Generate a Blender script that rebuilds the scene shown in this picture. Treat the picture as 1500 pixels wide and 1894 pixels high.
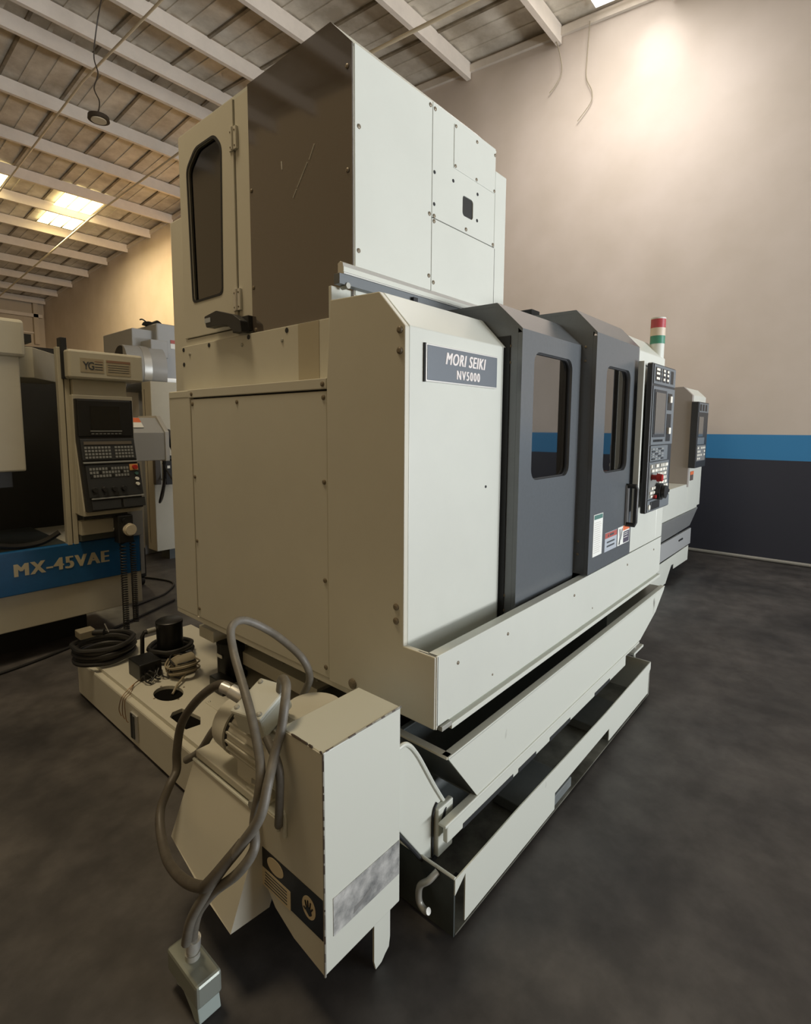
import bpy, bmesh, math, random
from mathutils import Vector, Matrix
random.seed(7)
SC = bpy.context.scene
COL = SC.collection
for o in list(bpy.data.objects): bpy.data.objects.remove(o)

# ------------------------------------------------------------ camera
F, CX, CY = 972.04, 734.57, 891.08
YAW, PITCH, ROLL = 0.72002, -0.103269, -0.00459
f = Vector((math.cos(PITCH)*math.cos(YAW), math.cos(PITCH)*math.sin(YAW), math.sin(PITCH)))
r = Vector((math.sin(YAW), -math.cos(YAW), 0)); d = f.cross(r)
r2 = r*math.cos(ROLL)+d*math.sin(ROLL); d2 = d*math.cos(ROLL)-r*math.sin(ROLL)
cd = bpy.data.cameras.new('camera'); cam = bpy.data.objects.new('camera', cd); COL.objects.link(cam)
m = Matrix.Identity(4)
for i in range(3):
    m[i][0] = r2[i]; m[i][1] = -d2[i]; m[i][2] = -f[i]
m[2][3] = 1.5
cam.matrix_world = m
cd.sensor_fit = 'HORIZONTAL'; cd.sensor_width = 36; cd.lens = F/1500*36
cd.shift_x = (750-CX)/1500; cd.shift_y = (CY-947)/1500
cd.clip_start = .05; cd.clip_end = 200
SC.camera = cam

# ------------------------------------------------------------ world, light, exposure
vs = SC.view_settings
vs.view_transform = 'Standard'; vs.look = 'None'; vs.gamma = 1; vs.exposure = 0.0; vs.use_curve_mapping = False
w = bpy.data.worlds.new('world'); SC.world = w; w.use_nodes = True
w.node_tree.nodes['Background'].inputs[0].default_value = (1.0, .70, .37, 1)
w.node_tree.nodes['Background'].inputs[1].default_value = .29

def area(name, loc, target, sx, sy, power, color, spread=180):
    l = bpy.data.lights.new(name, 'AREA'); l.shape = 'RECTANGLE'; l.size = sx; l.size_y = sy
    l.energy = power; l.color = color; l.spread = math.radians(spread)
    o = bpy.data.objects.new(name, l); COL.objects.link(o); o.location = loc
    o.rotation_euler = (Vector(target)-Vector(loc)).to_track_quat('-Z', 'Y').to_euler()
    return o
def spot(name, loc, target, power, color, angle, blend=.6, size=.15):
    l = bpy.data.lights.new(name, 'SPOT'); l.energy = power; l.color = color
    l.spot_size = math.radians(angle); l.spot_blend = blend; l.shadow_soft_size = size
    o = bpy.data.objects.new(name, l); COL.objects.link(o); o.location = loc
    o.rotation_euler = (Vector(target)-Vector(loc)).to_track_quat('-Z', 'Y').to_euler()
    return o
area('daylight_roll_up_door', (5.2, -6.8, 2.3), (4.2, 5, 1.6), 6.5, 4.2, 320, (.80, .91, 1.0))
area('ceiling_uplight_fill', (5.0, -6.7, .5), (2.6, 9, 8.5), 6.5, 1.0, 290, (.96, .96, .98), 95)  # unseen low light, added to brighten the ceiling from below
area('overhead_warm_fill', (.2, 2.8, 6.2), (.4, 2.8, 0), 1.2, 1.2, 70, (1, .80, .52), 130)  # added warm fill for upward-facing surfaces, not a known lamp
area('skylight_near_wall', (5.6, 2.0, 6.45), (6.0, 3.0, 0), 1.0, 1.3, 40, (1, .96, .93))
spot('wall_lamp_beam', (6.3, 2.25, 6.45), (7.2, 2.15, 6.1), 16, (1, .97, .94), 44, .9, .1)
spot('wall_wash_fill', (4.9, 1.9, 6.4), (7.2, 3.4, 3.6), 300, (1, .94, .90), 120, 1, .4)  # wide spot added to brighten the right wall, not a skylight's own light
area('skylight_mid', (5.0, 15.9, 6.7), (5.0, 15.9, 0), .9, 2.6, 150, (1, .82, .5))
area('skylight_left', (2.9, 15.9, 6.7), (2.9, 15.9, 0), .9, 2.6, 90, (1, .82, .5))
spot('bay_lamp_far', (5.6, 11.6, 6.1), (7.2, 14.5, 3.2), 1300, (1, .64, .29), 120, .9, .3)

# ------------------------------------------------------------ materials
def sl(c):
    c = c/255
    return c/12.92 if c <= .04045 else ((c+.055)/1.055)**2.4
def rgb(r, g, b): return (sl(r), sl(g), sl(b), 1)
def mat(name, c, rough=.5, metal=0, noise=0, nscale=8, spec=.5, bump=0, c2=None, ior=1.5, emit=None, es=0, wear=0, coat=0):
    M = bpy.data.materials.new(name); M.use_nodes = True
    nt = M.node_tree; b = nt.nodes['Principled BSDF']
    b.inputs['Base Color'].default_value = c; b.inputs['Roughness'].default_value = rough
    b.inputs['Metallic'].default_value = metal; b.inputs['Specular IOR Level'].default_value = spec
    b.inputs['IOR'].default_value = ior
    b.inputs['Coat Weight'].default_value = coat
    if emit:
        b.inputs['Emission Color'].default_value = emit; b.inputs['Emission Strength'].default_value = es
    if noise or c2:
        tc = nt.nodes.new('ShaderNodeTexCoord'); n = nt.nodes.new('ShaderNodeTexNoise')
        n.inputs['Scale'].default_value = nscale; n.inputs['Detail'].default_value = 6; n.inputs['Roughness'].default_value = .65
        nt.links.new(tc.outputs['Object'], n.inputs['Vector'])
        rp = nt.nodes.new('ShaderNodeValToRGB'); rp.color_ramp.elements[0].position = .35; rp.color_ramp.elements[1].position = .68
        k = c2 or tuple(x*(1-noise) for x in c[:3])+(1,)
        rp.color_ramp.elements[0].color = k; rp.color_ramp.elements[1].color = c
        nt.links.new(n.outputs['Fac'], rp.inputs['Fac']); nt.links.new(rp.outputs['Color'], b.inputs['Base Color'])
        if bump:
            bp = nt.nodes.new('ShaderNodeBump'); bp.inputs['Strength'].default_value = bump; bp.inputs['Distance'].default_value = .01
            nt.links.new(n.outputs['Fac'], bp.inputs['Height']); nt.links.new(bp.outputs['Normal'], b.inputs['Normal'])
    if wear:   # small scuffs and chips of dirt with a shape of their own
        tc = nt.nodes.new('ShaderNodeTexCoord'); n = nt.nodes.new('ShaderNodeTexNoise'); n.inputs['Scale'].default_value = 11; n.inputs['Detail'].default_value = 8
        mp = nt.nodes.new('ShaderNodeMapping'); mp.inputs['Scale'].default_value = (1, 1, .45)
        nt.links.new(tc.outputs['Object'], mp.inputs['Vector']); nt.links.new(mp.outputs['Vector'], n.inputs['Vector'])
        rp = nt.nodes.new('ShaderNodeValToRGB'); rp.color_ramp.elements[0].position = .70; rp.color_ramp.elements[1].position = .78
        rp.color_ramp.elements[0].color = (0, 0, 0, 1); rp.color_ramp.elements[1].color = (wear, wear, wear, 1)
        mx = nt.nodes.new('ShaderNodeMixRGB'); mx.inputs[1].default_value = c; mx.inputs[2].default_value = (.12, .11, .09, 1)
        nt.links.new(n.outputs['Fac'], rp.inputs['Fac']); nt.links.new(rp.outputs['Color'], mx.inputs[0]); nt.links.new(mx.outputs[0], b.inputs['Base Color'])
    return M
def tinted(name, tint, rough=.06, ior=1.5, fac=.12, haze=None):
    M = bpy.data.materials.new(name); M.use_nodes = True; nt = M.node_tree; nt.nodes.clear()
    o = nt.nodes.new('ShaderNodeOutputMaterial'); t = nt.nodes.new('ShaderNodeBsdfTransparent'); t.inputs[0].default_value = tint
    g = nt.nodes.new('ShaderNodeBsdfGlossy'); g.inputs['Roughness'].default_value = rough
    fr = nt.nodes.new('ShaderNodeFresnel'); fr.inputs[0].default_value = ior
    ad = nt.nodes.new('ShaderNodeMath'); ad.operation = 'ADD'; ad.inputs[1].default_value = fac; ad.use_clamp = True
    mx = nt.nodes.new('ShaderNodeMixShader')
    nt.links.new(fr.outputs[0], ad.inputs[0]); nt.links.new(ad.outputs[0], mx.inputs[0])
    if haze:   # dusty, scratched plastic; the diffuse share also stands in for reflections
        df = nt.nodes.new('ShaderNodeBsdfDiffuse'); df.inputs[0].default_value = haze
        hm = nt.nodes.new('ShaderNodeMixShader'); hm.inputs[0].default_value = .45
        nt.links.new(t.outputs[0], hm.inputs[1]); nt.links.new(df.outputs[0], hm.inputs[2]); t = hm
    nt.links.new(t.outputs[0], mx.inputs[1]); nt.links.new(g.outputs[0], mx.inputs[2]); nt.links.new(mx.outputs[0], o.inputs[0])
    return M
WHITE = mat('cream_white_paint', rgb(203, 206, 197), .36, noise=.04, nscale=3)
WHITE_WORN = mat('cream_white_worn', rgb(200, 203, 193), .42, wear=.75)
BEIGE = mat('cream_warm_copy', rgb(200, 198, 184), .42, noise=.05, nscale=3)  # warmer copy of the front paint; warm side light put into the colour
SLATE = mat('slate_door_paint', rgb(92, 97, 101), .26, noise=.06, nscale=60, spec=.9)
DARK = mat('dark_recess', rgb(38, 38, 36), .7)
SEAL = mat('black_seal', rgb(26, 28, 30), .6)
BLACK = mat('black_plastic', rgb(30, 31, 32), .42)
BLACKM = mat('black_motor_enamel', rgb(20, 21, 21), .38, noise=.3, nscale=20)
STEEL = mat('zinc_steel', rgb(168, 168, 160), .4, .35)
DSTEEL = mat('dark_screw_steel', rgb(122, 112, 94), .45, .3)
ALU = mat('aluminium', rgb(205, 205, 200), .35, .6)
PANEL = mat('grey_console', rgb(104, 110, 114), .45, noise=.05, nscale=40)
PANELD = mat('dark_console', rgb(46, 49, 52), .45)
SCREENG = mat('console_screen', rgb(92, 92, 90), .12, ior=1.9)
WHITEKEY = mat('white_keys', rgb(228, 226, 214), .4)
GREYKEY = mat('grey_keys', rgb(130, 134, 134), .5)
RED = mat('red_plastic', rgb(165, 40, 38), .35)
ORANGE = mat('orange_label', rgb(214, 112, 70), .5)
REDLAB = mat('red_label', rgb(168, 84, 76), .5)
LABEL = mat('white_label', rgb(226, 228, 222), .5)
GREYLAB = mat('grey_label', rgb(168, 176, 184), .5)
INK = mat('label_ink', rgb(60, 66, 70), .6)
GREENINK = mat('label_green', rgb(70, 112, 104), .6)
PLATE = mat('name_plate_grey', rgb(112, 119, 126), .35, .3)
PLATERIM = mat('name_plate_rim', rgb(228, 228, 224), .3, .4)
LETTER = mat('raised_letters', rgb(232, 226, 222), .4)
BLUE = mat('blue_band_paint', rgb(24, 88, 140), .4, noise=.15, nscale=30)
GREYP = mat('grey_machine_paint', rgb(158, 160, 160), .4)
LGREY = mat('pale_cabinet_paint', rgb(190, 186, 168), .5, noise=.08, nscale=4)
COPPER = mat('bare_copper', rgb(120, 90, 60), .4, .7)
HOSE = mat('grey_conduit', rgb(112, 108, 99), .5, noise=.25, nscale=35)
RUBBER = mat('black_rubber', rgb(28, 27, 25), .55)
WIREW = mat('grey_wire', rgb(150, 140, 118), .5)
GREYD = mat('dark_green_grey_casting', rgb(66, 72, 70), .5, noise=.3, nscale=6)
BASEGREY = mat('base_casting_grey', rgb(112, 118, 118), .5, noise=.2, nscale=8)
SCRAPED = mat('scraped_label_patch', rgb(212, 212, 208), .3, .2, c2=rgb(120, 122, 122), nscale=16)
OILY = mat('oily_tray_floor', rgb(128, 128, 118), .32, c2=rgb(66, 64, 56), nscale=5)
CHUTE = mat('chute_grey', rgb(122, 126, 124), .45, noise=.2, nscale=6)
PIPEP = mat('painted_pipe', rgb(214, 200, 170), .5)
BEAMP = mat('white_painted_purlin', rgb(226, 216, 202), .55, noise=.08, nscale=6)
LAMPG = mat('lamp_housing', rgb(60, 50, 38), .5)
LENS = mat('lamp_lens', rgb(205, 190, 160), .4)
SMOKE = tinted('smoked_acrylic', (.42, .36, .32, 1), .06, 1.7, .08, (.20, .17, .145, 1))
PANE = tinted('door_pane', (.06, .07, .075, 1), .03, 1.8, .30)
WINP = tinted('hatch_pane', (.30, .27, .2, 1), .08, 1.5, .10)
LTG = mat('stack_lens_green', rgb(66, 130, 106), .25)
LTR = mat('stack_lens_red', rgb(170, 70, 76), .25)
LTW = mat('stack_lens_clear', rgb(206, 192, 172), .25)
SKY = mat('skylight_sheet', (1, .9, .6, 1), .5, emit=(1, .86, .5, 1), es=3.2)
SKYW = mat('skylight_sheet_white', (1, 1, 1, 1), .5, emit=(1, .97, .95, 1), es=1.6)

def floor_mat():
    M = bpy.data.materials.new('worn_black_floor'); M.use_nodes = True; nt = M.node_tree; b = nt.nodes['Principled BSDF']
    tc = nt.nodes.new('ShaderNodeTexCoord')
    def noise(s, det, lo, hi, a, c):
        n = nt.nodes.new('ShaderNodeTexNoise'); n.inputs['Scale'].default_value = s; n.inputs['Detail'].default_value = det; n.inputs['Roughness'].default_value = .6
        nt.links.new(tc.outputs['Object'], n.inputs['Vector'])
        q = nt.nodes.new('ShaderNodeValToRGB'); q.color_ramp.elements[0].position = lo; q.color_ramp.elements[1].position = hi
        q.color_ramp.elements[0].color = a; q.color_ramp.elements[1].color = c
        nt.links.new(n.outputs['Fac'], q.inputs['Fac']); return q
    A = noise(1.3, 8, .35, .7, rgb(54, 52, 52), rgb(98, 94, 91))
    B = noise(6.5, 12, .38, .62, (.32, .31, .31, 1), (1, 1, 1, 1))
    mx = nt.nodes.new('ShaderNodeMixRGB'); mx.blend_type = 'MULTIPLY'; mx.inputs[0].default_value = .55
    nt.links.new(A.outputs[0], mx.inputs[1]); nt.links.new(B.outputs[0], mx.inputs[2])
    nt.links.new(mx.outputs[0], b.inputs['Base Color'])
    R = noise(2.2, 6, .3, .7, (.42, .42, .42, 1), (.68, .68, .68, 1))
    nt.links.new(R.outputs[0], b.inputs['Roughness'])
    return M
def wall_mat():
    M = bpy.data.materials.new('banded_wall_paint'); M.use_nodes = True; nt = M.node_tree; b = nt.nodes['Principled BSDF']
    tc = nt.nodes.new('ShaderNodeTexCoord'); s = nt.nodes.new('ShaderNodeSeparateXYZ'); nt.links.new(tc.outputs['Object'], s.inputs[0])
    n = nt.nodes.new('ShaderNodeTexNoise'); n.inputs['Scale'].default_value = 1.6; n.inputs['Detail'].default_value = 5
    nt.links.new(tc.outputs['Object'], n.inputs['Vector'])
    rp = nt.nodes.new('ShaderNodeValToRGB'); rp.color_ramp.elements[0].position = .3; rp.color_ramp.elements[1].position = .7
    rp.color_ramp.elements[0].color = rgb(206, 194, 180); rp.color_ramp.elements[1].color = rgb(216, 204, 192)
    nt.links.new(n.outputs['Fac'], rp.inputs[0])
    def gt(v):
        q = nt.nodes.new('ShaderNodeMath'); q.operation = 'GREATER_THAN'; q.inputs[1].default_value = v
        nt.links.new(s.outputs['Z'], q.inputs[0]); return q
    m1 = nt.nodes.new('ShaderNodeMixRGB'); m1.inputs[1].default_value = rgb(50, 52, 62); m1.inputs[2].default_value = rgb(58, 134, 186)
    m2 = nt.nodes.new('ShaderNodeMixRGB')
    nt.links.new(gt(1.153).outputs[0], m1.inputs[0]); nt.links.new(m1.outputs[0], m2.inputs[1]); nt.links.new(rp.outputs[0], m2.inputs[2])
    nt.links.new(gt(1.436).outputs[0], m2.inputs[0]); nt.links.new(m2.outputs[0], b.inputs['Base Color'])
    b.inputs['Roughness'].default_value = .55
    bp = nt.nodes.new('ShaderNodeBump'); bp.inputs['Strength'].default_value = .15; bp.inputs['Distance'].default_value = .02
    nt.links.new(n.outputs['Fac'], bp.inputs['Height']); nt.links.new(bp.outputs['Normal'], b.inputs['Normal'])
    return M
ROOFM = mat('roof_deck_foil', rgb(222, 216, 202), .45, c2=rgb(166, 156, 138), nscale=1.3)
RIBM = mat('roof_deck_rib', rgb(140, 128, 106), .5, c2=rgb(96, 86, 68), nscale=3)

# ------------------------------------------------------------ mesh helpers
def link(name, bm, material, parent=None, bevel=0, smooth=False, loc=None, seg=2):
    bmesh.ops.recalc_face_normals(bm, faces=bm.faces)
    me = bpy.data.meshes.new(name); bm.to_mesh(me); bm.free()
    o = bpy.data.objects.new(name, me); COL.objects.link(o)
    for q in (material if isinstance(material, list) else [material]): me.materials.append(q)
    if smooth:
        for p in me.polygons: p.use_smooth = True
        me.set_sharp_from_angle(angle=math.radians(40))
    if bevel:
        b = o.modifiers.new('bevel', 'BEVEL'); b.width = bevel; b.segments = seg; b.limit_method = 'ANGLE'; b.angle_limit = math.radians(35)
    if parent: o.parent = parent
    if loc: o.location = loc
    return o
def B(): return bmesh.new()
def box(bm, x0, y0, z0, x1, y1, z1):
    v = [bm.verts.new(p) for p in ((x0,y0,z0),(x1,y0,z0),(x1,y1,z0),(x0,y1,z0),(x0,y0,z1),(x1,y0,z1),(x1,y1,z1),(x0,y1,z1))]
    for i in ((0,3,2,1),(4,5,6,7),(0,1,5,4),(1,2,6,5),(2,3,7,6),(3,0,4,7)): bm.faces.new([v[k] for k in i])
    return bm
def prism(bm, pts, axis, a, b):
    """polygon pts in the two other axes, extruded from a to b"""
    def P(p, t):
        return {'x': (t, p[0], p[1]), 'y': (p[0], t, p[1]), 'z': (p[0], p[1], t)}[axis]
    u = [bm.verts.new(P(p, a)) for p in pts]; v = [bm.verts.new(P(p, b)) for p in pts]
    bm.faces.new(u); bm.faces.new(list(reversed(v)))
    n = len(pts)
    for i in range(n): bm.faces.new((u[i], v[i], v[(i+1) % n], u[(i+1) % n]))
    return bm
def plate(bm, outer, holes, axis, a, b):
    """flat sheet with holes"""
    def P(p, t):
        return {'x': (t, p[0], p[1]), 'y': (p[0], t, p[1]), 'z': (p[0], p[1], t)}[axis]
    tmp = bmesh.new(); es = []
    for loop in [outer]+holes:
        vs_ = [tmp.verts.new(P(p, a)) for p in loop]
        for i in range(len(vs_)): es.append(tmp.edges.new((vs_[i], vs_[(i+1) % len(vs_)])))
    bmesh.ops.triangle_fill(tmp, use_beauty=True, use_dissolve=True, edges=es)
    r_ = bmesh.ops.extrude_face_region(tmp, geom=list(tmp.faces), use_keep_orig=True)
    off = Vector(P((0, 0), b))-Vector(P((0, 0), a))
    for v in [g for g in r_['geom'] if isinstance(g, bmesh.types.BMVert)]: v.co += off
    me = bpy.data.meshes.new('t'); tmp.to_mesh(me); tmp.free(); bm.from_mesh(me); bpy.data.meshes.remove(me)
    return bm
def rrect(x0, z0, x1, z1, r_=.03, n=5, cut=None):
    pts = []
    for cx, cz, a0 in ((x1-r_, z0+r_, -90), (x1-r_, z1-r_, 0), (x0+r_, z1-r_, 90), (x0+r_, z0+r_, 180)):
        for i in range(n+1):
            a = math.radians(a0+90*i/n); pts.append((cx+r_*math.cos(a), cz+r_*math.sin(a)))
    return pts
def rpoly(pts, r_, n=4):
    out = []; N = len(pts)
    for i in range(N):
        p = Vector(pts[i]); a = (Vector(pts[i-1])-p).normalized(); b = (Vector(pts[(i+1) % N])-p).normalized()
        s = p+a*r_; e = p+b*r_
        for k in range(n+1):
            t = k/n; q = s*(1-t)**2+p*2*t*(1-t)+e*t*t; out.append((q.x, q.y))
    return out
def cyl(bm, p0, p1, r0, r1=None, n=24, cap=True):
    p0 = Vector(p0); p1 = Vector(p1); r1 = r0 if r1 is None else r1
    ax = (p1-p0).normalized(); u = ax.orthogonal().normalized(); v = ax.cross(u)
    A = [bm.verts.new(p0+(u*math.cos(2*math.pi*i/n)+v*math.sin(2*math.pi*i/n))*r0) for i in range(n)]
    C = [bm.verts.new(p1+(u*math.cos(2*math.pi*i/n)+v*math.sin(2*math.pi*i/n))*r1) for i in range(n)]
    for i in range(n): bm.faces.new((A[i], A[(i+1) % n], C[(i+1) % n], C[i]))
    if cap: bm.faces.new(list(reversed(A))); bm.faces.new(C)
    return bm
def tube(bm, pts, r_, n=10, sub=8, smooth=True):
    P = [Vector(p) for p in pts]
    if smooth and len(P) > 2:
        Q = []
        for i in range(len(P)-1):
            p0 = P[max(i-1, 0)]; p1 = P[i]; p2 = P[i+1]; p3 = P[min(i+2, len(P)-1)]
            for k in range(sub):
                t = k/sub
                Q.append(.5*((2*p1)+(-p0+p2)*t+(2*p0-5*p1+4*p2-p3)*t*t+(-p0+3*p1-3*p2+p3)*t**3))
        Q.append(P[-1]); P = Q
    rings = []; u = None
    for i, p in enumerate(P):
        t = (P[min(i+1, len(P)-1)]-P[max(i-1, 0)]).normalized()
        if u is None: u = t.orthogonal().normalized()
        u = (u-t*u.dot(t)).normalized(); v = t.cross(u)
        rings.append([bm.verts.new(p+(u*math.cos(2*math.pi*k/n)+v*math.sin(2*math.pi*k/n))*r_) for k in range(n)])
    for a, b in zip(rings, rings[1:]):
        for k in range(n): bm.faces.new((a[k], a[(k+1) % n], b[(k+1) % n], b[k]))
    bm.faces.new(list(reversed(rings[0]))); bm.faces.new(rings[-1])
    return bm
def thing(name, label, cat, loc=(0, 0, 0), rotz=0, group=None):
    o = bpy.data.objects.new(name, None); COL.objects.link(o); o.empty_display_size = .1
    o.location = loc; o.rotation_euler = (0, 0, rotz); o['label'] = label; o['category'] = cat
    if group: o['group'] = group
    return o
def tag(o, label, cat, group=None, kind=None):
    o['label'] = label; o['category'] = cat
    if group: o['group'] = group
    if kind: o['kind'] = kind
    return o
def struct(name, bm, m_, **k):
    o = link(name, bm, m_, **k); o['kind'] = 'structure'; return o
def bx(name, c, m_, parent, bevel=.002, **k):
    return link(name, box(B(), *c), m_, parent, bevel, **k)
def text(name, body, size, material, parent, origin, xdir, zdir, depth=.002, shear=0, offset=0, sx=1, space=1, align='CENTER', bold=0):
    cu = bpy.data.curves.new('txt', 'FONT'); cu.body = body; cu.size = size; cu.shear = shear; cu.offset = offset
    cu.extrude = depth; cu.space_character = space; cu.align_x = align; cu.align_y = 'CENTER'; cu.resolution_u = 3
    t = bpy.data.objects.new('txt', cu); COL.objects.link(t)
    dg = bpy.context.evaluated_depsgraph_get(); me = bpy.data.meshes.new_from_object(t.evaluated_get(dg))
    bpy.data.objects.remove(t); bpy.data.curves.remove(cu)
    X = Vector(xdir).normalized(); Z = Vector(zdir).normalized(); N = X.cross(Z)
    for v in me.vertices:
        c = v.co.copy(); v.co = Vector(origin)+X*c.x*sx+Z*c.y+N*c.z
    if bold:
        bm = B(); bm.from_mesh(me)
        for s_ in (-1, 1):
            t2 = me.copy()
            for v in t2.vertices: v.co += X*(bold*s_)+N*(.0003*s_)
            bm.from_mesh(t2); bpy.data.meshes.remove(t2)
        bm.to_mesh(me); bm.free()
    me.name = name; me.materials.clear(); me.materials.append(material)
    o = bpy.data.objects.new(name, me); COL.objects.link(o)
    if parent: o.parent = parent
    return o
_sc = {}
def screw(parent, p, axis='-x', r_=.008, m_=None, name='screw'):
    """low domed screw head facing along axis"""
    m_ = m_ or STEEL
    key = (axis, r_, m_.name)
    n = {'-x': (-1, 0, 0), '-y': (0, -1, 0), 'z': (0, 0, 1)}[axis]
    if key not in _sc:
        bm = B(); N = Vector(n)
        cyl(bm, (0, 0, 0), N*r_*.35, r_, r_*.95, 14); cyl(bm, N*r_*.35, N*r_*.6, r_*.95, r_*.5, 14)
        o = link(name, bm, m_, parent, loc=p); _sc[key] = o; return o
    o = _sc[key].copy(); COL.objects.link(o); o.parent = parent; o.location = p; o.name = name
    return o

# ------------------------------------------------------------ the building
XW = 7.2
def ridge(y): return 6.5+.096*(y-2) if y < 9.3 else 7.2-.045*(y-9.3)
struct('floor', box(B(), -12, -9, -.2, XW+.2, 26.2, 0), floor_mat())
bm = B(); prism(bm, [(-9, -.0), (26.2, 0), (26.2, ridge(26.2)+.24), (9.3, ridge(9.3)+.25), (-9, ridge(-9)+.24)], 'x', XW, XW+.2)
struct('wall_right', bm, wall_mat())
FARW = mat('far_block_wall_paint', rgb(196, 184, 164), .6, noise=.08, nscale=2)
struct('wall_far', box(B(), -4, 26, 0, XW, 26.2, 6.7), FARW)
# roof deck: trapezoid ribs running down the slope
def deck(y0, y1):
    bm = B(); pr = []; x = -4.0; k = 0
    while x < XW-.01:
        h = .028 if k % 3 == 0 else .014
        wd = .03 if k % 3 == 0 else .05
        pr += [(x, 0), (x+.29-wd, 0), (x+.295-wd, -h), (x+.295, -h), (x+.305, 0)]
        x += .305; k += 1
    pr.append((XW, 0))
    a = [bm.verts.new((p[0], y0, ridge(y0)+.258+p[1])) for p in pr]; b = [bm.verts.new((p[0], y1, ridge(y1)+.258+p[1])) for p in pr]
    for i in range(len(pr)-1):
        fc = bm.faces.new((a[i], a[i+1], b[i+1], b[i])); fc.material_index = 1 if min(pr[i][1], pr[i+1][1]) < -.02 else 0
    return bm
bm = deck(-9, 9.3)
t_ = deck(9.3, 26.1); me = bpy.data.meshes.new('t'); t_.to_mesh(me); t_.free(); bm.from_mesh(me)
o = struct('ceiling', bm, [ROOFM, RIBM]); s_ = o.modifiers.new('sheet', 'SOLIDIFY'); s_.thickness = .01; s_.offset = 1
pys = [-.9, .55, 1.99, 3.43, 4.88, 6.34, 7.78, 8.95, 9.66, 11.28, 12.88, 14.47, 15.85, 17.44, 19.05, 20.76, 22.42, 24.09, 25.65]
for i, y in enumerate(pys):
    z = ridge(y); bm = B()
    prism(bm, [(y-.035, z), (y+.035, z), (y+.035, z+.012), (y-.02, z+.012), (y-.02, z+.215), (y+.035, z+.215), (y+.035, z+.228), (y-.035, z+.228)], 'x', -4, XW-.02)
    struct('trim_%d' % (i+1), bm, BEAMP)
for i, (y0, y1) in enumerate(((-9, 9.3), (9.3, 26))):   # ledger angle along the wall top
    bm = B(); a = ridge(y0); b = ridge(y1)
    v = [bm.verts.new(p) for p in ((XW-.05, y0, a+.10), (XW-.001, y0, a+.10), (XW-.001, y0, a+.2), (XW-.05, y0, a+.2), (XW-.05, y1, b+.10), (XW-.001, y1, b+.10), (XW-.001, y1, b+.2), (XW-.05, y1, b+.2))]
    for q in ((0,1,2,3),(4,7,6,5),(0,4,5,1),(1,5,6,2),(2,6,7,3),(3,7,4,0)): bm.faces.new([v[k] for k in q])
    struct('trim_%d' % (30+i), bm, BEAMP)
# skylight sheets set in the deck
def skylight(n, x0, x1, y0, y1, m_):
    bm = B(); v = []
    for x in (x0, x1):
        pass
    k = 3; wq = (x1-x0)/k
    for i in range(k):
        a, b = x0+i*wq+.02, x0+(i+1)*wq-.02
        q = [bm.verts.new((a, y0, ridge(y0)+.17)), bm.verts.new((b, y0, ridge(y0)+.17)), bm.verts.new((b, y1, ridge(y1)+.17)), bm.verts.new((a, y1, ridge(y1)+.17))]
        bm.faces.new(q)
    bmesh.ops.solidify(bm, geom=list(bm.faces), thickness=-.01)
    return struct('window_%d' % n, bm, m_)
skylight(1, 4.72, 5.62, 14.52, 15.80, SKY); skylight(2, 4.72, 5.62, 15.92, 17.2, SKY)
skylight(3, 2.75, 3.62, 14.52, 15.80, SKY); skylight(4, 6.1, 7.05, 2.06, 2.88, SKYW)
# far wall beams and a block pier
struct('trim_40', box(B(), -4, 25.8, 5.93, XW-.1, 25.99, 6.06), BEAMP)
struct('trim_41', box(B(), -4, 25.9, 5.28, 6.9, 25.99, 5.34), BEAMP)
struct('trim_42', box(B(), 6.78, 25.8, 4.85, 6.95, 25.99, 6.5), FARW)
struct('baseboard_right', link_bm := cyl(B(), (XW-.025, -9, .022), (XW-.025, 25.9, .022), .02, n=10), mat('floor_pipe_paint', rgb(150, 148, 140), .5), smooth=True)
# pipes under the roof
def pz(x, pts, name, label, r_=.022):
    bm = tube(B(), [(x, y, z) for y, z in pts], r_, 10, smooth=False)
    return tag(link(name, bm, PIPEP, smooth=True), label, 'pipe')
pz(5.14, [(-2, 5.6), (3.42, 6.05), (9.3, 6.62), (14.5, 6.55), (25.8, 5.95)], 'conduit_pipe', 'long cream pipe running under the purlins, nearer the wall, behind the tall cabinet')
pz(3.28, [(-2, 6.0), (5.0, 6.5), (9.3, 6.72), (14.6, 6.5), (25.8, 6.0)], 'conduit_pipe', 'thin pipe crossing the purlins above the small hanging round lamp', .016)
for n, pts, lb in (('dangling_wire', [(7.1, 3.43, 6.64), (7.12, 3.38, 6.45), (7.14, 3.36, 6.25), (7.14, 3.44, 6.12), (7.14, 3.53, 6.05)], 'pale wire dangling from the purlin end, left of the other'),
                   ('dangling_wire', [(7.15, 3.0, 6.72), (7.15, 3.02, 6.3), (7.15, 3.02, 6.05), (7.15, 2.94, 5.86), (7.15, 2.95, 5.72), (7.15, 3.12, 5.55)], 'thin wire with a bent end hanging down the wall, right of the other')):
    tag(link(n, tube(B(), pts, .006, 6), WIREW, smooth=True), lb, 'wire')
t = thing('high_bay_lamp', 'small round dark lamp hanging on a wire from the purlin', 'lamp', (3.03, 8.08, 5.63))
link('housing', cyl(cyl(B(), (0, 0, .0), (0, 0, .05), .135, .13, 28), (0, 0, .05), (0, 0, .10), .07, .03, 20), LAMPG, t, smooth=True)
link('lens', cyl(B(), (0, 0, -.01), (0, 0, .0), .095, n=28), LENS, t, smooth=True)
link('cord', tube(B(), [(0, 0, .1), (.02, 0, .25), (-.03, .02, .4), (.02, 0, .6), (-.02, 0, .8), (0, -.1, 1.15), (0, -.33, 1.415)], .008, 6), LAMPG, t, smooth=True)
t = thing('high_bay_lamp', 'round lamp high beside the wall under the bright roof sheet', 'lamp', (6.3, 2.25, 6.5))
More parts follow.
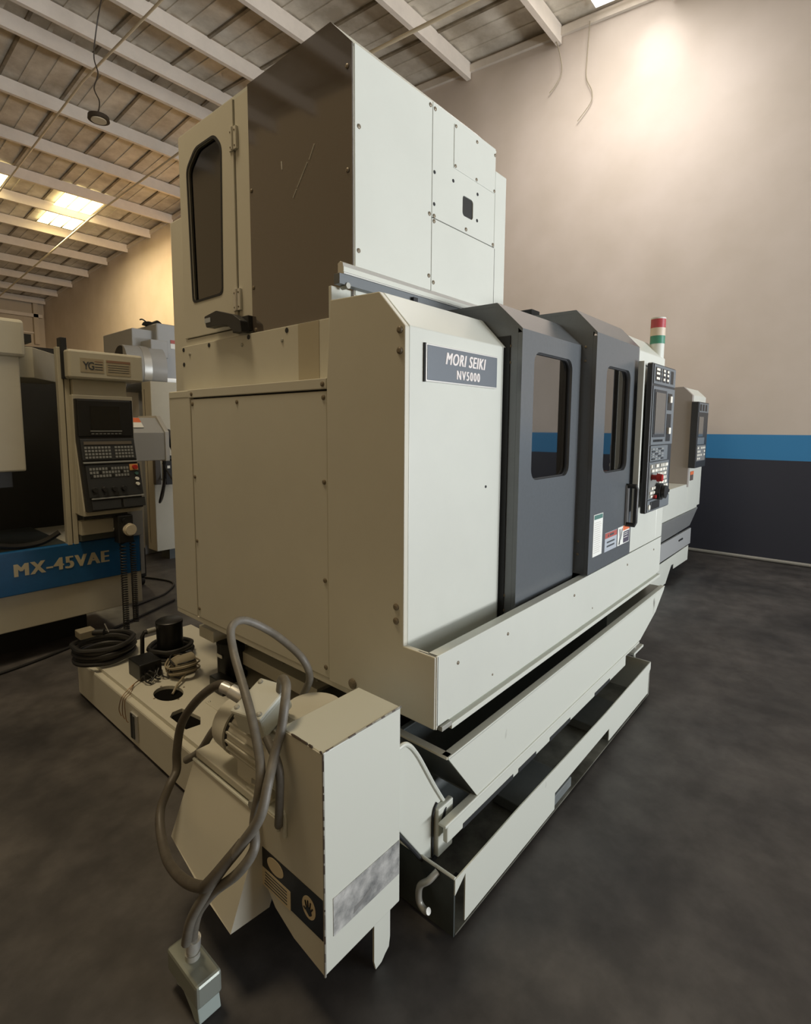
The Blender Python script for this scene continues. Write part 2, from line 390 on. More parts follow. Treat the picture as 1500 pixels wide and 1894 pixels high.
link('housing', cyl(B(), (0, 0, 0), (0, 0, .08), .13, .08, 24), LAMPG, t, smooth=True)
link('hanger', cyl(B(), (0, 0, .08), (0, 0, .27), .01, n=8), LAMPG, t)

# ------------------------------------------------------------ the machining centre
mc = thing('machining_center', 'large off-white machining center with dark sliding doors and a tall cabinet on top', 'machine', (1.2, .9, 0))
class Off:
    """children of a thing are built in world metres; the parent offset is taken off at the end"""
    pass
def settle(root):
    inv = Matrix.Translation(-root.location) if root.rotation_euler.z == 0 else root.matrix_basis.inverted()
    for c in root.children: c.matrix_parent_inverse = inv
S = 1.2
# core body behind everything
bx('body', (1.32, 1.36, .62, 3.5, 2.5, 1.9), BEIGE, mc, 0)
bx('roof_housing', (1.2, 1.345, 1.66, 3.5, 1.36, 1.965), WHITE, mc, .003)
# left side: sheet metal
side = link('side_panel', prism(B(), [(.893, .60), (.893, .826), (1.015, .826), (1.015, 1.794), (1.12, 1.907), (1.34, 1.915), (1.362, 1.64), (1.362, .6)], 'x', 1.19, 1.21), BEIGE, mc, .003)
for y, z in ((1.035, 1.785), (1.035, 1.725), (1.045, .945), (1.045, .90)): screw(side, (1.19, y, z), '-x', .011, DSTEEL)
acc = bx('access_panel', (1.196, 1.368, .602, 1.214, 2.30, 1.622), BEIGE, mc, .004)
for y, z in ((1.385, 1.60), (1.92, 1.60), (2.285, 1.60), (1.385, 1.31), (1.385, .96), (1.385, .64), (2.285, 1.27), (2.285, .97), (2.285, .645)): screw(acc, (1.196, y, z), '-x', .009, DSTEEL)
bnd = bx('top_band', (1.196, 1.366, 1.63, 1.29, 2.51, 1.663), BEIGE, mc, .004)
bx('band_face', (1.192, 1.366, 1.628, 1.21, 2.32, 1.665), BEIGE, bnd, .003)
for y in (1.385, 2.285): screw(bnd, (1.192, y, 1.645), '-x', .009, DSTEEL)
bx('corner_panel', (1.198, 2.312, .595, 1.23, 2.52, 1.662), BEIGE, mc, .006)
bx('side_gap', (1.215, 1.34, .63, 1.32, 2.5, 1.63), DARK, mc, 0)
sill = bx('side_sill', (1.199, 1.1, .575, 1.225, 2.518, .601), BEIGE, mc, .004)
screw(sill, (1.19, 1.24, .63), '-x', .018, DSTEEL); 
# strip above the band
up = bx('upper_side_panel', (1.278, 1.40, 1.663, 1.30, 2.53, 1.886), BEIGE, mc, .003)
for y, z in ((2.45, 1.845), (2.0, 1.845), (1.72, 1.835)): screw(up, (1.278, y, z), '-x', .008, STEEL)
for y, z in ((2.51, 1.87), (2.27, 1.87), (1.95, 1.872), (1.69, 1.870), (2.51, 1.80)):
    link('bolt_hole', cyl(B(), (1.2765, y, z), (1.279, y, z), .010, n=14), SEAL, up)
link('grey_patch', box(B(), 1.2765, 1.50, 1.664, 1.279, 1.62, 1.884), mat('worn_grey_band', rgb(172, 164, 142), .5), up)
# the tall cabinet
tw = link('cabinet_body', box(B(), 1.62, 1.56, 1.90, 2.19, 2.5, 2.84), LGREY, mc)
link('cabinet_inner_floor', box(B(), 1.31, 1.36, 1.88, 1.62, 2.5, 1.9), DARK, mc)
link('cabinet_inner_machinery', cyl(cyl(box(B(), 1.45, 1.55, 1.9, 1.6, 1.75, 2.5), (1.5, 1.7, 1.9), (1.5, 1.7, 2.3), .05), (1.48, 2.0, 1.9), (1.52, 1.6, 2.25), .02), GREYD, mc)
# roof, slightly overhanging, front chamfer
link('cabinet_roof', prism(B(), [(1.338, 2.745), (1.338, 2.752), (1.443, 2.860), (2.52, 2.858), (2.52, 2.845), (1.448, 2.847), (1.35, 2.745)], 'x', 1.298, 2.20), WHITE, mc)
link('cabinet_back', box(B(), 1.3, 2.505, 1.9, 2.19, 2.52, 2.85), BEIGE, mc)
# left face: door + post
door = link('cabinet_door', plate(B(), [(2.052, 1.925), (2.519, 1.925), (2.519, 2.850), (2.052, 2.850)],
     [rpoly([(2.425, 2.085), (2.165, 2.085), (2.145, 2.695), (2.20, 2.755), (2.36, 2.755), (2.445, 2.69)][::-1], .028)], 'x', 1.292, 1.304), BEIGE, mc, .002)
dp = link('door_pane', box(B(), 1.303, 2.13, 2.07, 1.307, 2.45, 2.77), WINP, door)
link('pane_seal', plate(B(), rpoly([(2.43, 2.08), (2.16, 2.08), (2.14, 2.70), (2.195, 2.76), (2.365, 2.76), (2.45, 2.69)], .03), [rpoly([(2.42, 2.09), (2.17, 2.09), (2.15, 2.69), (2.205, 2.75), (2.355, 2.75), (2.44, 2.685)], .028)], 'x', 1.2895, 1.2925), SEAL, door)
link('cabinet_lower_rail', box(B(), 1.298, 1.93, 1.888, 1.31, 2.519, 1.921), BEIGE, mc)
link('cabinet_post', box(B(), 1.298, 1.93, 1.9, 1.31, 2.046, 2.848), BEIGE, mc, .002)
link('door_gap', box(B(), 1.303, 2.044, 1.9, 1.306, 2.054, 2.85), SEAL, mc)
for z in (2.69, 2.04):
    h = link('hinge', box(box(cyl(B(), (1.285, 2.049, z-.045), (1.285, 2.049, z+.045), .006, n=10), 1.286, 2.052, z-.045, 1.292, 2.075, z+.045), 1.286, 2.022, z-.045, 1.298, 2.046, z+.045), ALU if z < 2.5 else BEIGE, mc, .001)
    for dy in (.015, -.016):
        for dz in (-.03, .03): screw(h, (1.286, 2.049+dy, z+dz), '-x', .004, DSTEEL)
# lever latch
lt = link('latch_handle', prism(B(), rpoly([(2.215, 1.935), (2.23, 1.985), (2.13, 1.998), (2.0, 1.965), (1.945, 1.935), (1.935, 1.885), (2.0, 1.895), (2.04, 1.925), (2.13, 1.935)], .008), 'x', 1.235, 1.275), BLACK, mc, .004)
link('latch_base', box(B(), 1.27, 1.94, 1.90, 1.30, 2.06, 1.96), BLACK, lt, .003)
link('latch_plate', box(B(), 1.233, 2.175, 1.955, 1.236, 2.222, 1.975), GREYLAB, lt)
# smoked side sheet
sm = link('smoked_window', plate(B(), [(1.338, 1.884), (1.938, 1.884), (1.938, 2.858), (1.441, 2.858), (1.338, 2.752)], [], 'x', 1.291, 1.296), SMOKE, mc)
link('frame_strip', plate(B(), [(1.338, 1.884), (1.938, 1.884), (1.938, 2.85), (1.444, 2.85), (1.338, 2.742)], [[(1.372, 1.92), (1.925, 1.92), (1.925, 2.77), (1.372, 2.68)]], 'x', 1.297, 1.31), BEIGE, mc)
for y, z in ((1.925, 2.45), (1.36, 2.685), (1.36, 2.36), (1.925, 2.07), (1.915, 1.90)): screw(sm, (1.291, y, z), '-x', .008, DSTEEL)
for a, b in (((1.53, 2.50), (1.56, 2.455)), ((1.57, 2.45), (1.63, 2.38)), ((1.635, 2.375), (1.655, 2.35)), ((1.72, 2.47), (1.722, 2.50))):
    link('scratch', tube(B(), [(1.2905, a[0], a[1]), (1.2905, b[0], b[1])], .0022, 6, smooth=False), LABEL, sm)
# front face of the cabinet
cf = link('cabinet_front_panel', box(B(), 1.3, 1.334, 1.95, 1.7195, 1.36, 2.752), WHITE, mc, .002)
for x, z in ((1.705, 2.735), (1.705, 2.335), (1.705, 2.10), (1.315, 2.10), (1.318, 2.50)): screw(cf, (x, 1.334, z), '-y', .008, DSTEEL)
cg = link('cabinet_front_panel', plate(B(), [(1.7225, 2.329), (2.19, 2.329), (2.19, 2.756), (1.7225, 2.756)], [rrect(1.934, 2.397, 2.013, 2.478, .014)], 'y', 1.334, 1.36), WHITE, mc, .002)
link('cable_opening', box(B(), 1.925, 1.355, 2.39, 2.02, 1.365, 2.485), mat('opening_grey', rgb(70, 76, 84), .6), cg)
hp = link('hatch_plate', box(B(), 1.863, 1.331, 2.561, 2.186, 1.3345, 2.732), WHITE, cg, .002)
for x, z in ((1.872, 2.724), (2.03, 2.724), (2.178, 2.724), (1.872, 2.57), (2.03, 2.57), (2.178, 2.57)): screw(hp, (x, 1.331, z), '-y', .007, DSTEEL)
for x, z in ((1.735, 2.733), (1.735, 2.335), (1.96, 2.345), (2.18, 2.337)): screw(cg, (x, 1.334, z), '-y', .008, DSTEEL)
for x, z in ((1.735, 2.50), (1.735, 2.38), (1.862, 2.51), (2.045, 2.515), (2.045, 2.405)):
    link('bolt_hole', cyl(B(), (x, 1.3325, z), (x, 1.3345, z), .007, n=12), SEAL, cg)
ch = link('cabinet_front_panel', box(B(), 1.7225, 1.334, 1.95, 2.2, 1.36, 2.326), WHITE, mc, .002)
screw(ch, (1.735, 1.334, 2.08), '-y', .008, DSTEEL); screw(ch, (1.735, 1.334, 2.315), '-y', .008, DSTEEL)
link('panel_gap', box(B(), 1.305, 1.339, 1.96, 2.19, 1.35, 2.75), DARK, mc)
bx('cabinet_side_step', (2.192, 1.334, 1.95, 2.29, 2.5, 2.664), WHITE, mc, .003)
# electrical cabinet behind
bx('rear_cabinet', (1.375, 2.53, .62, 3.1, 2.80, 2.56), BEIGE, mc, .006)
# rail along the front of the cabinet
rl = link('roof_rail', prism(B(), [(1.300, 2.004), (1.306, 2.034), (1.318, 2.04), (1.33, 2.034), (1.33, 1.998), (1.30, 1.998)], 'x', 1.215, 2.6), ALU, mc, .001)
link('rail_lip', box(B(), 1.21, 1.296, 2.002, 2.6, 1.301, 2.018), WHITE, rl)
link('rail_backing', box(B(), 1.2, 1.305, 1.965, 2.6, 1.333, 1.998), PANEL, mc, .001)
link('rail_bolt', cyl(B(), (1.235, 1.30, 1.963), (1.235, 1.33, 1.963), .010, n=10), STEEL, mc)
# front fixed cover
def cover(x0, x1, yf, z0, z1, yc, zc, yb, mt, name, bend=0):
    pf = [(yb, z0), (yf, z0), (yf, z1), (yc, zc), (yb, zc+.006)]
    return link(name, prism(B(), pf, 'x', x0, x1), mt, mc, .003)
cov = cover(1.21, 1.745, 1.015, .70, 1.797, 1.12, 1.908, 1.35, WHITE, 'front_cover')
link('rounded_return', prism(B(), [(1.745, 1.0155), (1.757, 1.018), (1.766, 1.026), (1.77, 1.04), (1.77, 1.2), (1.745, 1.2)], 'z', .70, 1.80), WHITE, cov, smooth=True)
link('return_chamfer', prism(B(), [(1.0155, 1.797), (1.12, 1.908), (1.2, 1.908), (1.2, 1.797)], 'x', 1.745, 1.768), WHITE, cov)
link('plug_hole', cyl(B(), (1.647, 1.013, 1.286), (1.647, 1.0155, 1.286), .005, n=10), SEAL, cov)
# name plate
npl = bx('name_plate', (1.279, 1.006, 1.640, 1.694, 1.015, 1.755), PLATERIM, mc, .002)
bx('plate_face', (1.283, 1.004, 1.645, 1.690, 1.007, 1.750), PLATE, npl, .001)
bx('plate_edge', (1.274, 1.008, 1.639, 1.280, 1.014, 1.756), SEAL, npl, 0)
text('letters', 'MORI SEIKI', .054, LETTER, npl, (1.489, 1.0035, 1.716), (1, 0, 0), (0, 0, 1), .0008, .25, 0, .80, 1.12, bold=.0017)
text('letters', 'NV5000', .042, LETTER, npl, (1.505, 1.0035, 1.669), (1, 0, 0), (0, 0, 1), .0008, 0, 0, .80, 1.3, bold=.0015)
# sliding doors
def slide(x0, x1, yf, z0, z1, yc, zc, yb, win, name):
    dr = link(name, plate(B(), [(x0, z0), (x1-.03, z0), (x1-.03, z1-.014), (x0, z1-.014)], [rrect(*win, .045)], 'y', yf, yf+.018), SLATE, mc)
    link('door_side', prism(B(), [(yb, z0), (yf+.0185, z0), (yf+.0185, z1-.0145), (yf+.0185, z1+.005), (yc, zc-.002), (yb, zc+.002)], 'x', x0, x0+.012), SLATE, dr)
    link('door_top', prism(B(), [(yf, z1), (yc, zc), (yb, zc+.004), (yb, zc-.012), (yc+.004, zc-.014), (yf, z1-.014)], 'x', x0-.0008, x1-.03), SLATE, dr)
    pts = [(x1-.03+.03*math.sin(math.radians(a)), yf+.03-.03*math.cos(math.radians(a))) for a in range(0, 91, 15)]
    link('door_edge', prism(B(), pts+[(x1, yf+.16), (x1-.03, yf+.16)], 'z', z0, z1), SLATE, dr, smooth=True)
    link('door_edge_top', prism(B(), [(yf, z1), (yc, zc), (yc+.1, zc), (yc+.1, z1)], 'x', x1-.032, x1-.012), SLATE, dr, .004)
    link('window_pane', box(B(), win[0]-.02, yf+.0185, win[1]-.02, win[2]+.02, yf+.022, win[3]+.02), PANE, dr)
    link('window_seal', plate(B(), rrect(win[0]-.004, win[1]-.004, win[2]+.004, win[3]+.004, .048), [rrect(win[0]+.005, win[1]+.005, win[2]-.005, win[3]-.005, .042)], 'y', yf+.012, yf+.02), SEAL, dr)
    for z in (z1-.06, z1-.12, z0+.09, z0+.15): screw(dr, (x0, yf+.05, z), '-x', .006, DSTEEL)
    return dr
d1 = slide(1.775, 2.335, .951, .70, 1.862, 1.06, 1.967, 1.34, (1.872, 1.295, 2.225, 1.79), 'sliding_door')
d2 = slide(2.323, 2.925, .886, .835, 1.915, .985, 2.021, 1.34, (2.452, 1.290, 2.782, 1.785), 'sliding_door')
link('door_seal', box(B(), 1.770, 1.0, .70, 1.776, 1.06, 1.84), SEAL, mc)
bx('door_lintel', (1.76, 1.25, 1.9, 3.5, 1.34, 1.93), DARK, mc, 0)
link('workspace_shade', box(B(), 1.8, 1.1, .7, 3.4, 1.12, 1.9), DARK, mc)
link('door_hanger', box(B(), 1.56, 1.29, 1.93, 1.585, 1.33, 1.985), SEAL, mc)
link('door_stop', box(B(), 2.32, 1.2, 2.02, 2.40, 1.3, 2.055), SEAL, mc)
hd = link('door_handle', tube(B(), [(2.808, .886, 1.205), (2.808, .842, 1.205), (2.808, .838, 1.19), (2.808, .838, 1.02), (2.808, .842, 1.005), (2.808, .886, 1.005)], .012, 10, smooth=False), BLACK, d2, smooth=True)
link('handle_plate', box(B(), 2.79, .880, 1.0, 2.84, .887, 1.21), mat('handle_grey', rgb(104, 104, 104), .35), d2, .002)
# labels on the second door
lb = link('notice_label', box(B(), 2.37, .8845, .908, 2.483, .8862, 1.105), LABEL, d2)
link('notice_header', box(B(), 2.375, .8838, 1.082, 2.478, .8848, 1.102), GREENINK, lb)
for i in range(15): link('notice_text', box(B(), 2.382, .8839, .925+i*.010, 2.45+random.random()*.02, .8847, .9275+i*.010), mat('faint_ink', rgb(190, 186, 180), .6) if i == 0 else bpy.data.materials['faint_ink'], lb)
lb = link('warning_label', box(B(), 2.52, .8845, .905, 2.686, .8862, .998), GREYLAB, d2)
link('label_header', box(B(), 2.522, .8838, .970, 2.684, .8848, .996), REDLAB, lb)
link('warning_triangle', prism(B(), [(2.555, .976), (2.575, .976), (2.565, .991)], 'y', .8832, .884), INK, lb)
link('header_word', box(B(), 2.585, .8832, .978, 2.64, .884, .988), INK, lb)
for z in (.945, .925): link('label_line', box(B(), 2.55, .8838, z, 2.655, .8848, z+.008), INK, lb)
lb = link('warning_label', box(B(), 2.70, .8845, .905, 2.878, .8862, 1.0), LABEL, d2)
link('label_header', box(B(), 2.775, .8838, .975, 2.876, .8848, .999), ORANGE, lb)
link('label_body', box(B(), 2.785, .8838, .909, 2.872, .8848, .968), mat('label_dark', rgb(74, 70, 84), .5), lb)
for z in (.958, .948, .935): link('label_line', box(B(), 2.79, .8832, z, 2.85, .884, z+.003), LABEL, lb)
link('pictogram', prism(B(), [(2.715, .91), (2.735, .91), (2.742, .945), (2.735, .99), (2.722, .99), (2.73, .95)], 'y', .8838, .8848), INK, lb)
link('pictogram', prism(B(), [(2.748, .93), (2.76, .955), (2.768, .99), (2.755, .985), (2.75, .96)], 'y', .8838, .8848), INK, lb)
# right fixed housing
rf = link('right_housing', prism(B(), [(1.34, .83), (.893, .83), (.893, 1.905), (.99, 2.005), (1.34, 2.01)], 'x', 2.93, 3.40), WHITE, mc, .004)
link('housing_line', box(B(), 2.935, .8915, 1.832, 3.395, .894, 1.838), SEAL, rf)
link('housing_rib', box(B(), 2.945, .884, 1.0, 2.965, .895, 1.83), WHITE, rf, .003)
link('housing_end', prism(B(), [(1.34, .83), (.893, .83), (.893, 1.03), (1.0, 1.10), (1.34, 1.10)], 'x', 3.40, 3.535), WHITE, mc, .004)
# stack light
st = link('stack_light', cyl(B(), (3.36, .93, 1.9), (3.36, .93, 1.99), .038, n=24), WHITE, mc, smooth=True)
z = 1.99
for h, m_ in ((.045, LTG), (.045, LTW), (.05, LTR), (.008, WHITE)):
    link('light_segment', cyl(B(), (3.36, .93, z), (3.36, .93, z+h), .040, n=24), m_, st, smooth=True); z += h
# operator console
cp = bx('control_console', (2.87, .808, 1.058, 3.30, .836, 1.832), PANELD, mc, .006)
link('console_arm', box(B(), 3.08, .83, 1.2, 3.26, .90, 1.75), PANELD, cp)
def face(name, x0, z0, x1, z1, m_, d=.004, par=None, y=.808): return link(name, box(B(), x0, y-d, z0, x1, y+.001, z1), m_, par or cp, .001)
face('upper_module', 2.885, 1.728, 3.29, 1.825, PANEL); face('screen_module', 2.885, 1.415, 3.29, 1.716, PANEL)
face('keypad_module', 2.885, 1.33, 3.20, 1.41, PANEL, .006); face('button_module', 2.885, 1.13, 3.25, 1.325, PANEL); face('port_module', 2.885, 1.065, 3.29, 1.125, PANEL)
for x0, x1 in ((2.905, 2.98), (2.995, 3.01), (3.03, 3.08), (3.10, 3.15), (3.19, 3.24)):
    sb = face('switch_bay', x0, 1.742, x1, 1.812, BLACK, .006)
    if x0 < 3.15:
        for z in (1.75, 1.775, 1.795): link('switch_key', box(B(), x0+.006, .799, z, x1-.012, .803, z+.012), WHITEKEY, sb)
scn = face('screen_frame', 2.90, 1.455, 3.12, 1.70, PANELD, .008); link('screen', box(B(), 2.915, .797, 1.47, 3.09, .801, 1.685), SCREENG, scn)
for x in (2.925, 2.95, 2.975, 3.0, 3.025, 3.05, 3.075): link('soft_key', box(B(), x, .802, 1.43, x+.018, .805, 1.442), BLACK, cp)
for z0, z1 in ((1.60, 1.69), (1.43, 1.58)):
    bb = face('slot_bay', 3.15, z0, 3.235, z1, BLACK, .006); link('slot_knob', box(B(), 3.165, .79, z0+.04, 3.20, .803, z0+.075), WHITEKEY, bb, .002)
for i in range(5):
    for j in range(4): link('keypad_key', box(B(), 2.905+j*.055, .799, 1.337+i*.013, 2.95+j*.055, .803, 1.345+i*.013), GREYKEY if (i+j) % 3 else PANELD, cp)
link('guide_rail', box(B(), 2.846, .842, 1.0, 2.867, .872, 1.84), WHITE, mc, .003)
bt = face('button_field', 2.892, 1.135, 3.215, 1.315, mat('button_field_grey', rgb(120, 122, 118), .5), .006)
rows = [(1.295, .016), (1.273, .014), (1.25, .014), (1.226, .016), (1.203, .014), (1.18, .014), (1.157, .014), (1.14, .010)]
for k, (z, h) in enumerate(rows):
    x = 2.90+.012*(k % 3)
    while x < 3.19:
        wq = random.choice([.018, .03, .045])
        if not (x < 3.0 and 1.195 < z < 1.26) and not (2.97 < x < 3.09 and z < 1.2) and random.random() < .85:
            link('push_button', box(B(), x, .797, z, x+wq, .803, z+h), WHITEKEY, bt)
        x += wq+.012
link('emergency_stop', cyl(cyl(B(), (2.93, .803, 1.247), (2.93, .775, 1.247), .014, n=18), (2.93, .775, 1.247), (2.93, .75, 1.247), .022, .018, 18), RED, cp, smooth=True)
link('hand_wheel', cyl(cyl(B(), (3.03, .803, 1.165), (3.03, .775, 1.165), .045, n=24), (3.03, .775, 1.165), (3.03, .755, 1.165), .035, n=24), BLACK, cp, smooth=True)
link('override_knob', prism(B(), rpoly([(3.09, 1.165), (3.16, 1.15), (3.165, 1.165), (3.10, 1.19)], .005), 'y', .77, .803), BLACK, cp, .002)
link('red_button', cyl(B(), (2.965, .803, 1.142), (2.965, .785, 1.142), .010, n=12), RED, cp)
link('port_cover', box(B(), 2.93, .799, 1.072, 3.09, .805, 1.115), BLACK, cp, .002)
link('port_socket', cyl(B(), (2.905, .804, 1.09), (2.905, .798, 1.09), .014, n=14), WHITEKEY, cp)
# apron under the doors
ap = bx('front_apron', (1.20, .893, .603, 3.535, .915, .824), WHITE, mc, .004)
bx('apron_top_flange', (1.20, .893, .818, 3.535, .93, .826), WHITE, mc, .002)
link('apron_corner', box(B(), 1.196, .89, .60, 1.2, .96, .826), BEIGE, mc)
for x in (1.31, 1.62, 2.2, 2.9, 3.38): screw(ap, (x, .893, .77), '-y', .006, DSTEEL)
for x in (1.52, 2.42): screw(ap, (x, .893, .655), '-y', .004, DSTEEL)
lip = link('apron_channel', prism(B(), [(.905, .603), (.905, .592), (.884, .590), (.884, .572), (.93, .572), (.93, .603)], 'x', 1.27, 3.52), WHITE_WORN, mc, .002)
link('channel_clip', box(B(), 1.22, .885, .585, 1.27, .91, .600), STEEL, mc, .001)
bx('door_sill', (1.20, .93, .69, 3.5, 1.36, .705), SLATE, mc, 0)
# coolant chute under the apron: four sloped walls
def quadwall(name, P4, t, mt, par):
    bm = B(); v = [bm.verts.new(p) for p in P4]; bm.faces.new(v); bmesh.ops.solidify(bm, geom=list(bm.faces), thickness=t)
    return link(name, bm, mt, par)
cht = link('coolant_chute', prism(B(), [(1.217, .511), (3.53, .511), (3.52, .495), (3.36, .395), (3.08, .305), (1.38, .305)], 'y', .857, .863), WHITE_WORN, mc)
quadwall('chute_end', [(1.22, .86, .511), (1.22, 1.45, .511), (1.38, 1.45, .30), (1.38, .862, .30)], .006, CHUTE, cht)  # left end greyer than the front: its shade is put into the colour
quadwall('chute_end', [(3.53, .86, .511), (3.53, 1.45, .511), (3.08, 1.45, .30), (3.08, .862, .30)], .006, WHITE_WORN, cht)
link('chute_rim', box(B(), 1.216, .857, .508, 3.538, .885, .516), WHITE_WORN, cht, .002)
link('chute_rim_side', box(B(), 1.212, .86, .508, 1.24, 1.3, .516), BEIGE, cht, .002)
link('chute_floor', box(B(), 1.38, .865, .295, 3.08, 1.45, .302), CHUTE, cht)
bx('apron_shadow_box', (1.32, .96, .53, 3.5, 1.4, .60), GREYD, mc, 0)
# base casting
bs = bx('base_casting', (1.55, 1.10, .10, 3.25, 2.55, .60), GREYD, mc, .01)
bf = bx('base_ledge', (1.216, .857, .236, 2.84, .875, .298), WHITE_WORN, mc, .005)
link('ledge_lip', box(B(), 1.20, .852, .296, 3.05, .88, .306), WHITE_WORN, bf, .003)
for x0, x1 in ((1.30, 1.62), (1.66, 1.80), (1.92, 2.12), (2.4, 2.6)): link('ledge_slot', box(B(), x0, .8555, .237, x1, .8585, .254), SEAL, bf)
bx('base_front', (1.24, 1.06, .05, 3.12, 1.08, .51), BASEGREY, mc, .003)
sb = bx('side_ledge', (1.42, 1.70, .345, 1.55, 2.40, .362), BEIGE, mc, .003)
link('ledge_face', box(B(), 1.415, 1.70, .295, 1.425, 2.40, .362), BEIGE, sb, .002)
for y in (2.33, 2.02, 1.76): screw(sb, (1.47, y, .362), 'z', .010, STEEL)
link('under_frame', box(box(B(), 1.45, 2.42, .05, 1.6, 2.52, .6), 1.5, 1.5, .0, 1.65, 1.65, .30), BASEGREY, mc)
# bent fender bracket at the left end of the ledge
fd = link('fender_bracket', prism(B(), rpoly([(1.04, .600), (1.085, .597), (1.13, .545), (1.30, .275), (1.305, .215), (1.285, .178), (1.215, .155), (1.17, .19), (1.04, .37)], .014), 'y', .915, .925), WHITE_WORN, mc, .003)
link('fender_rim', tube(B(), [(1.05, .913, .602), (1.087, .913, .597), (1.135, .913, .543), (1.22, .913, .40), (1.30, .913, .275)], .007, 8), WHITE_WORN, fd, smooth=True)
link('fender_lower_rim', tube(B(), [(1.02, .913, .38), (1.10, .913, .275), (1.17, .913, .18), (1.215, .913, .150), (1.285, .913, .165)], .006, 8), SEAL, fd, smooth=True)
link('bracket_plate', box(B(), 1.222, .895, .165, 1.30, .915, .325), WHITE_WORN, fd, .004)
link('bracket_slot', prism(B(), rpoly([(1.235, .285), (1.25, .31), (1.262, .315), (1.255, .29), (1.243, .272)], .003), 'y', .893, .896), SEAL, fd)
link('seam_line', tube(B(), [(1.215, .912, .165), (1.215, .912, .30), (1.235, .912, .335)], .004, 6), SEAL, fd)
# levelling foot on the right
ft = link('levelling_foot', cyl(cyl(B(), (3.29, .95, .05), (3.29, .95, .08), .045, .04, 20), (3.29, .95, .08), (3.29, .95, .26), .012, n=12), STEEL, mc, smooth=True)
link('foot_bracket', box(B(), 3.2, .92, .15, 3.38, 1.0, .165), WHITE_WORN, ft, .002)
link('levelling_foot', cyl(B(), (2.6, 1.6, 0), (2.6, 1.6, .12), .06, n=20), STEEL, mc)
link('levelling_foot', cyl(B(), (1.75, 1.25, 0), (1.75, 1.25, .12), .06, n=20), STEEL, mc)
link('levelling_foot', cyl(B(), (1.75, 2.4, 0), (1.75, 2.4, .12), .06, n=20), STEEL, mc)
link('levelling_foot', cyl(B(), (3.1, 2.4, 0), (3.1, 2.4, .12), .06, n=20), STEEL, mc)
# hanging step and rear fittings seen below the side panel
bx('terminal_box', (1.30, 2.36, .42, 1.42, 2.50, .48), BEIGE, mc, .004)
settle(mc)

# drip tray on the floor
tr = thing('drip_tray', 'long pale sheet-metal drip tray with stepped front lip on floor under machine', 'tray', (1.16, .79, 0))
link('front_lip', prism(B(), [(1.16, .150), (1.213, .185), (1.213, .031), (1.83, .031), (1.83, .098), (2.413, .098), (2.413, .038), (3.02, .034), (3.02, .15), (3.05, .165), (3.05, .206), (2.34, .196), (1.54, .206), (1.16, .200)], 'y', .787, .791), WHITE_WORN, tr)
link('tray_floor', box(B(), 1.17, .791, .012, 3.045, 1.30, .018), OILY, tr)
link('left_wall_shaded', box(B(), 1.160, .791, .014, 1.166, 1.30, .198), GREYD, tr)  # same tray sheet in dark grey, shade of this side put into the colour
link('left_wall_rim', tube(B(), [(1.163, .79, .200), (1.163, 1.3, .200)], .005, 8, smooth=False), WHITE_WORN, tr)
link('right_wall', box(B(), 3.044, .791, .014, 3.05, 1.05, .206), WHITE_WORN, tr)
link('back_wall', box(B(), 1.166, 1.294, .014, 3.044, 1.30, .20), WHITE_WORN, tr)
for x in (1.72, 2.45): link('cross_bar', box(B(), x, .80, .018, x+.30, 1.0, .06), BASEGREY, tr, .004)
link('drain_bar', box(B(), 1.19, .86, .06, 1.30, .88, .075), SEAL, tr, .002)
link('pull_hook', tube(B(), [(1.158, .85, .19), (1.13, .86, .175), (1.12, .885, .148), (1.12, .888, .10), (1.12, .868, .082), (1.12, .852, .088)], .010, 10), STEEL, tr, smooth=True)
settle(tr)

# ------------------------------------------------------------ chip conveyor head
cv = thing('chip_conveyor', 'off-white chip conveyor head with motor, box and sloped discharge chute on floor', 'conveyor', (.9, 1.1, 0))
hb = link('drive_cover', prism(B(), [(.90, .145), (.90, .733), (1.065, .733), (1.065, .47), (1.165, .47), (1.165, .27), (1.10, .20), (1.02, .165)], 'x', .765, 1.045), WHITE_WORN, cv, .003)
link('cover_edge', tube(B(), [(.765, .9, .145), (.765, .9, .733), (1.045, .9, .733)], .0035, 6, smooth=False), STEEL, hb)
link('side_shade_sheet', prism(B(), [(.901, .15), (.901, .73), (1.064, .73), (1.064, .465), (1.164, .465), (1.164, .27), (1.10, .203), (1.02, .168)], 'x', .762, .766), BEIGE, hb)  # thin sheet tints the left face, side light put into its colour
bm = B(); rr = random.Random(3)
def chips(p, q, n):
    p, q = Vector(p), Vector(q)
    for i in range(n):
        a = rr.random(); l = rr.uniform(.004, .03)/(q-p).length
        tube(bm, [p.lerp(q, a), p.lerp(q, min(1, a+l))], rr.uniform(.0018, .0030), 5, smooth=False)
chips((.7640, .8992, .15), (.7640, .8992, .73), 22); chips((.7640, .8992, .7335), (1.045, .8992, .7335), 12); chips((.7635, .90, .7335), (.7635, 1.06, .7335), 9)
link('chipped_edge', bm, mat('bare_dark_metal', rgb(70, 60, 52), .6), hb)
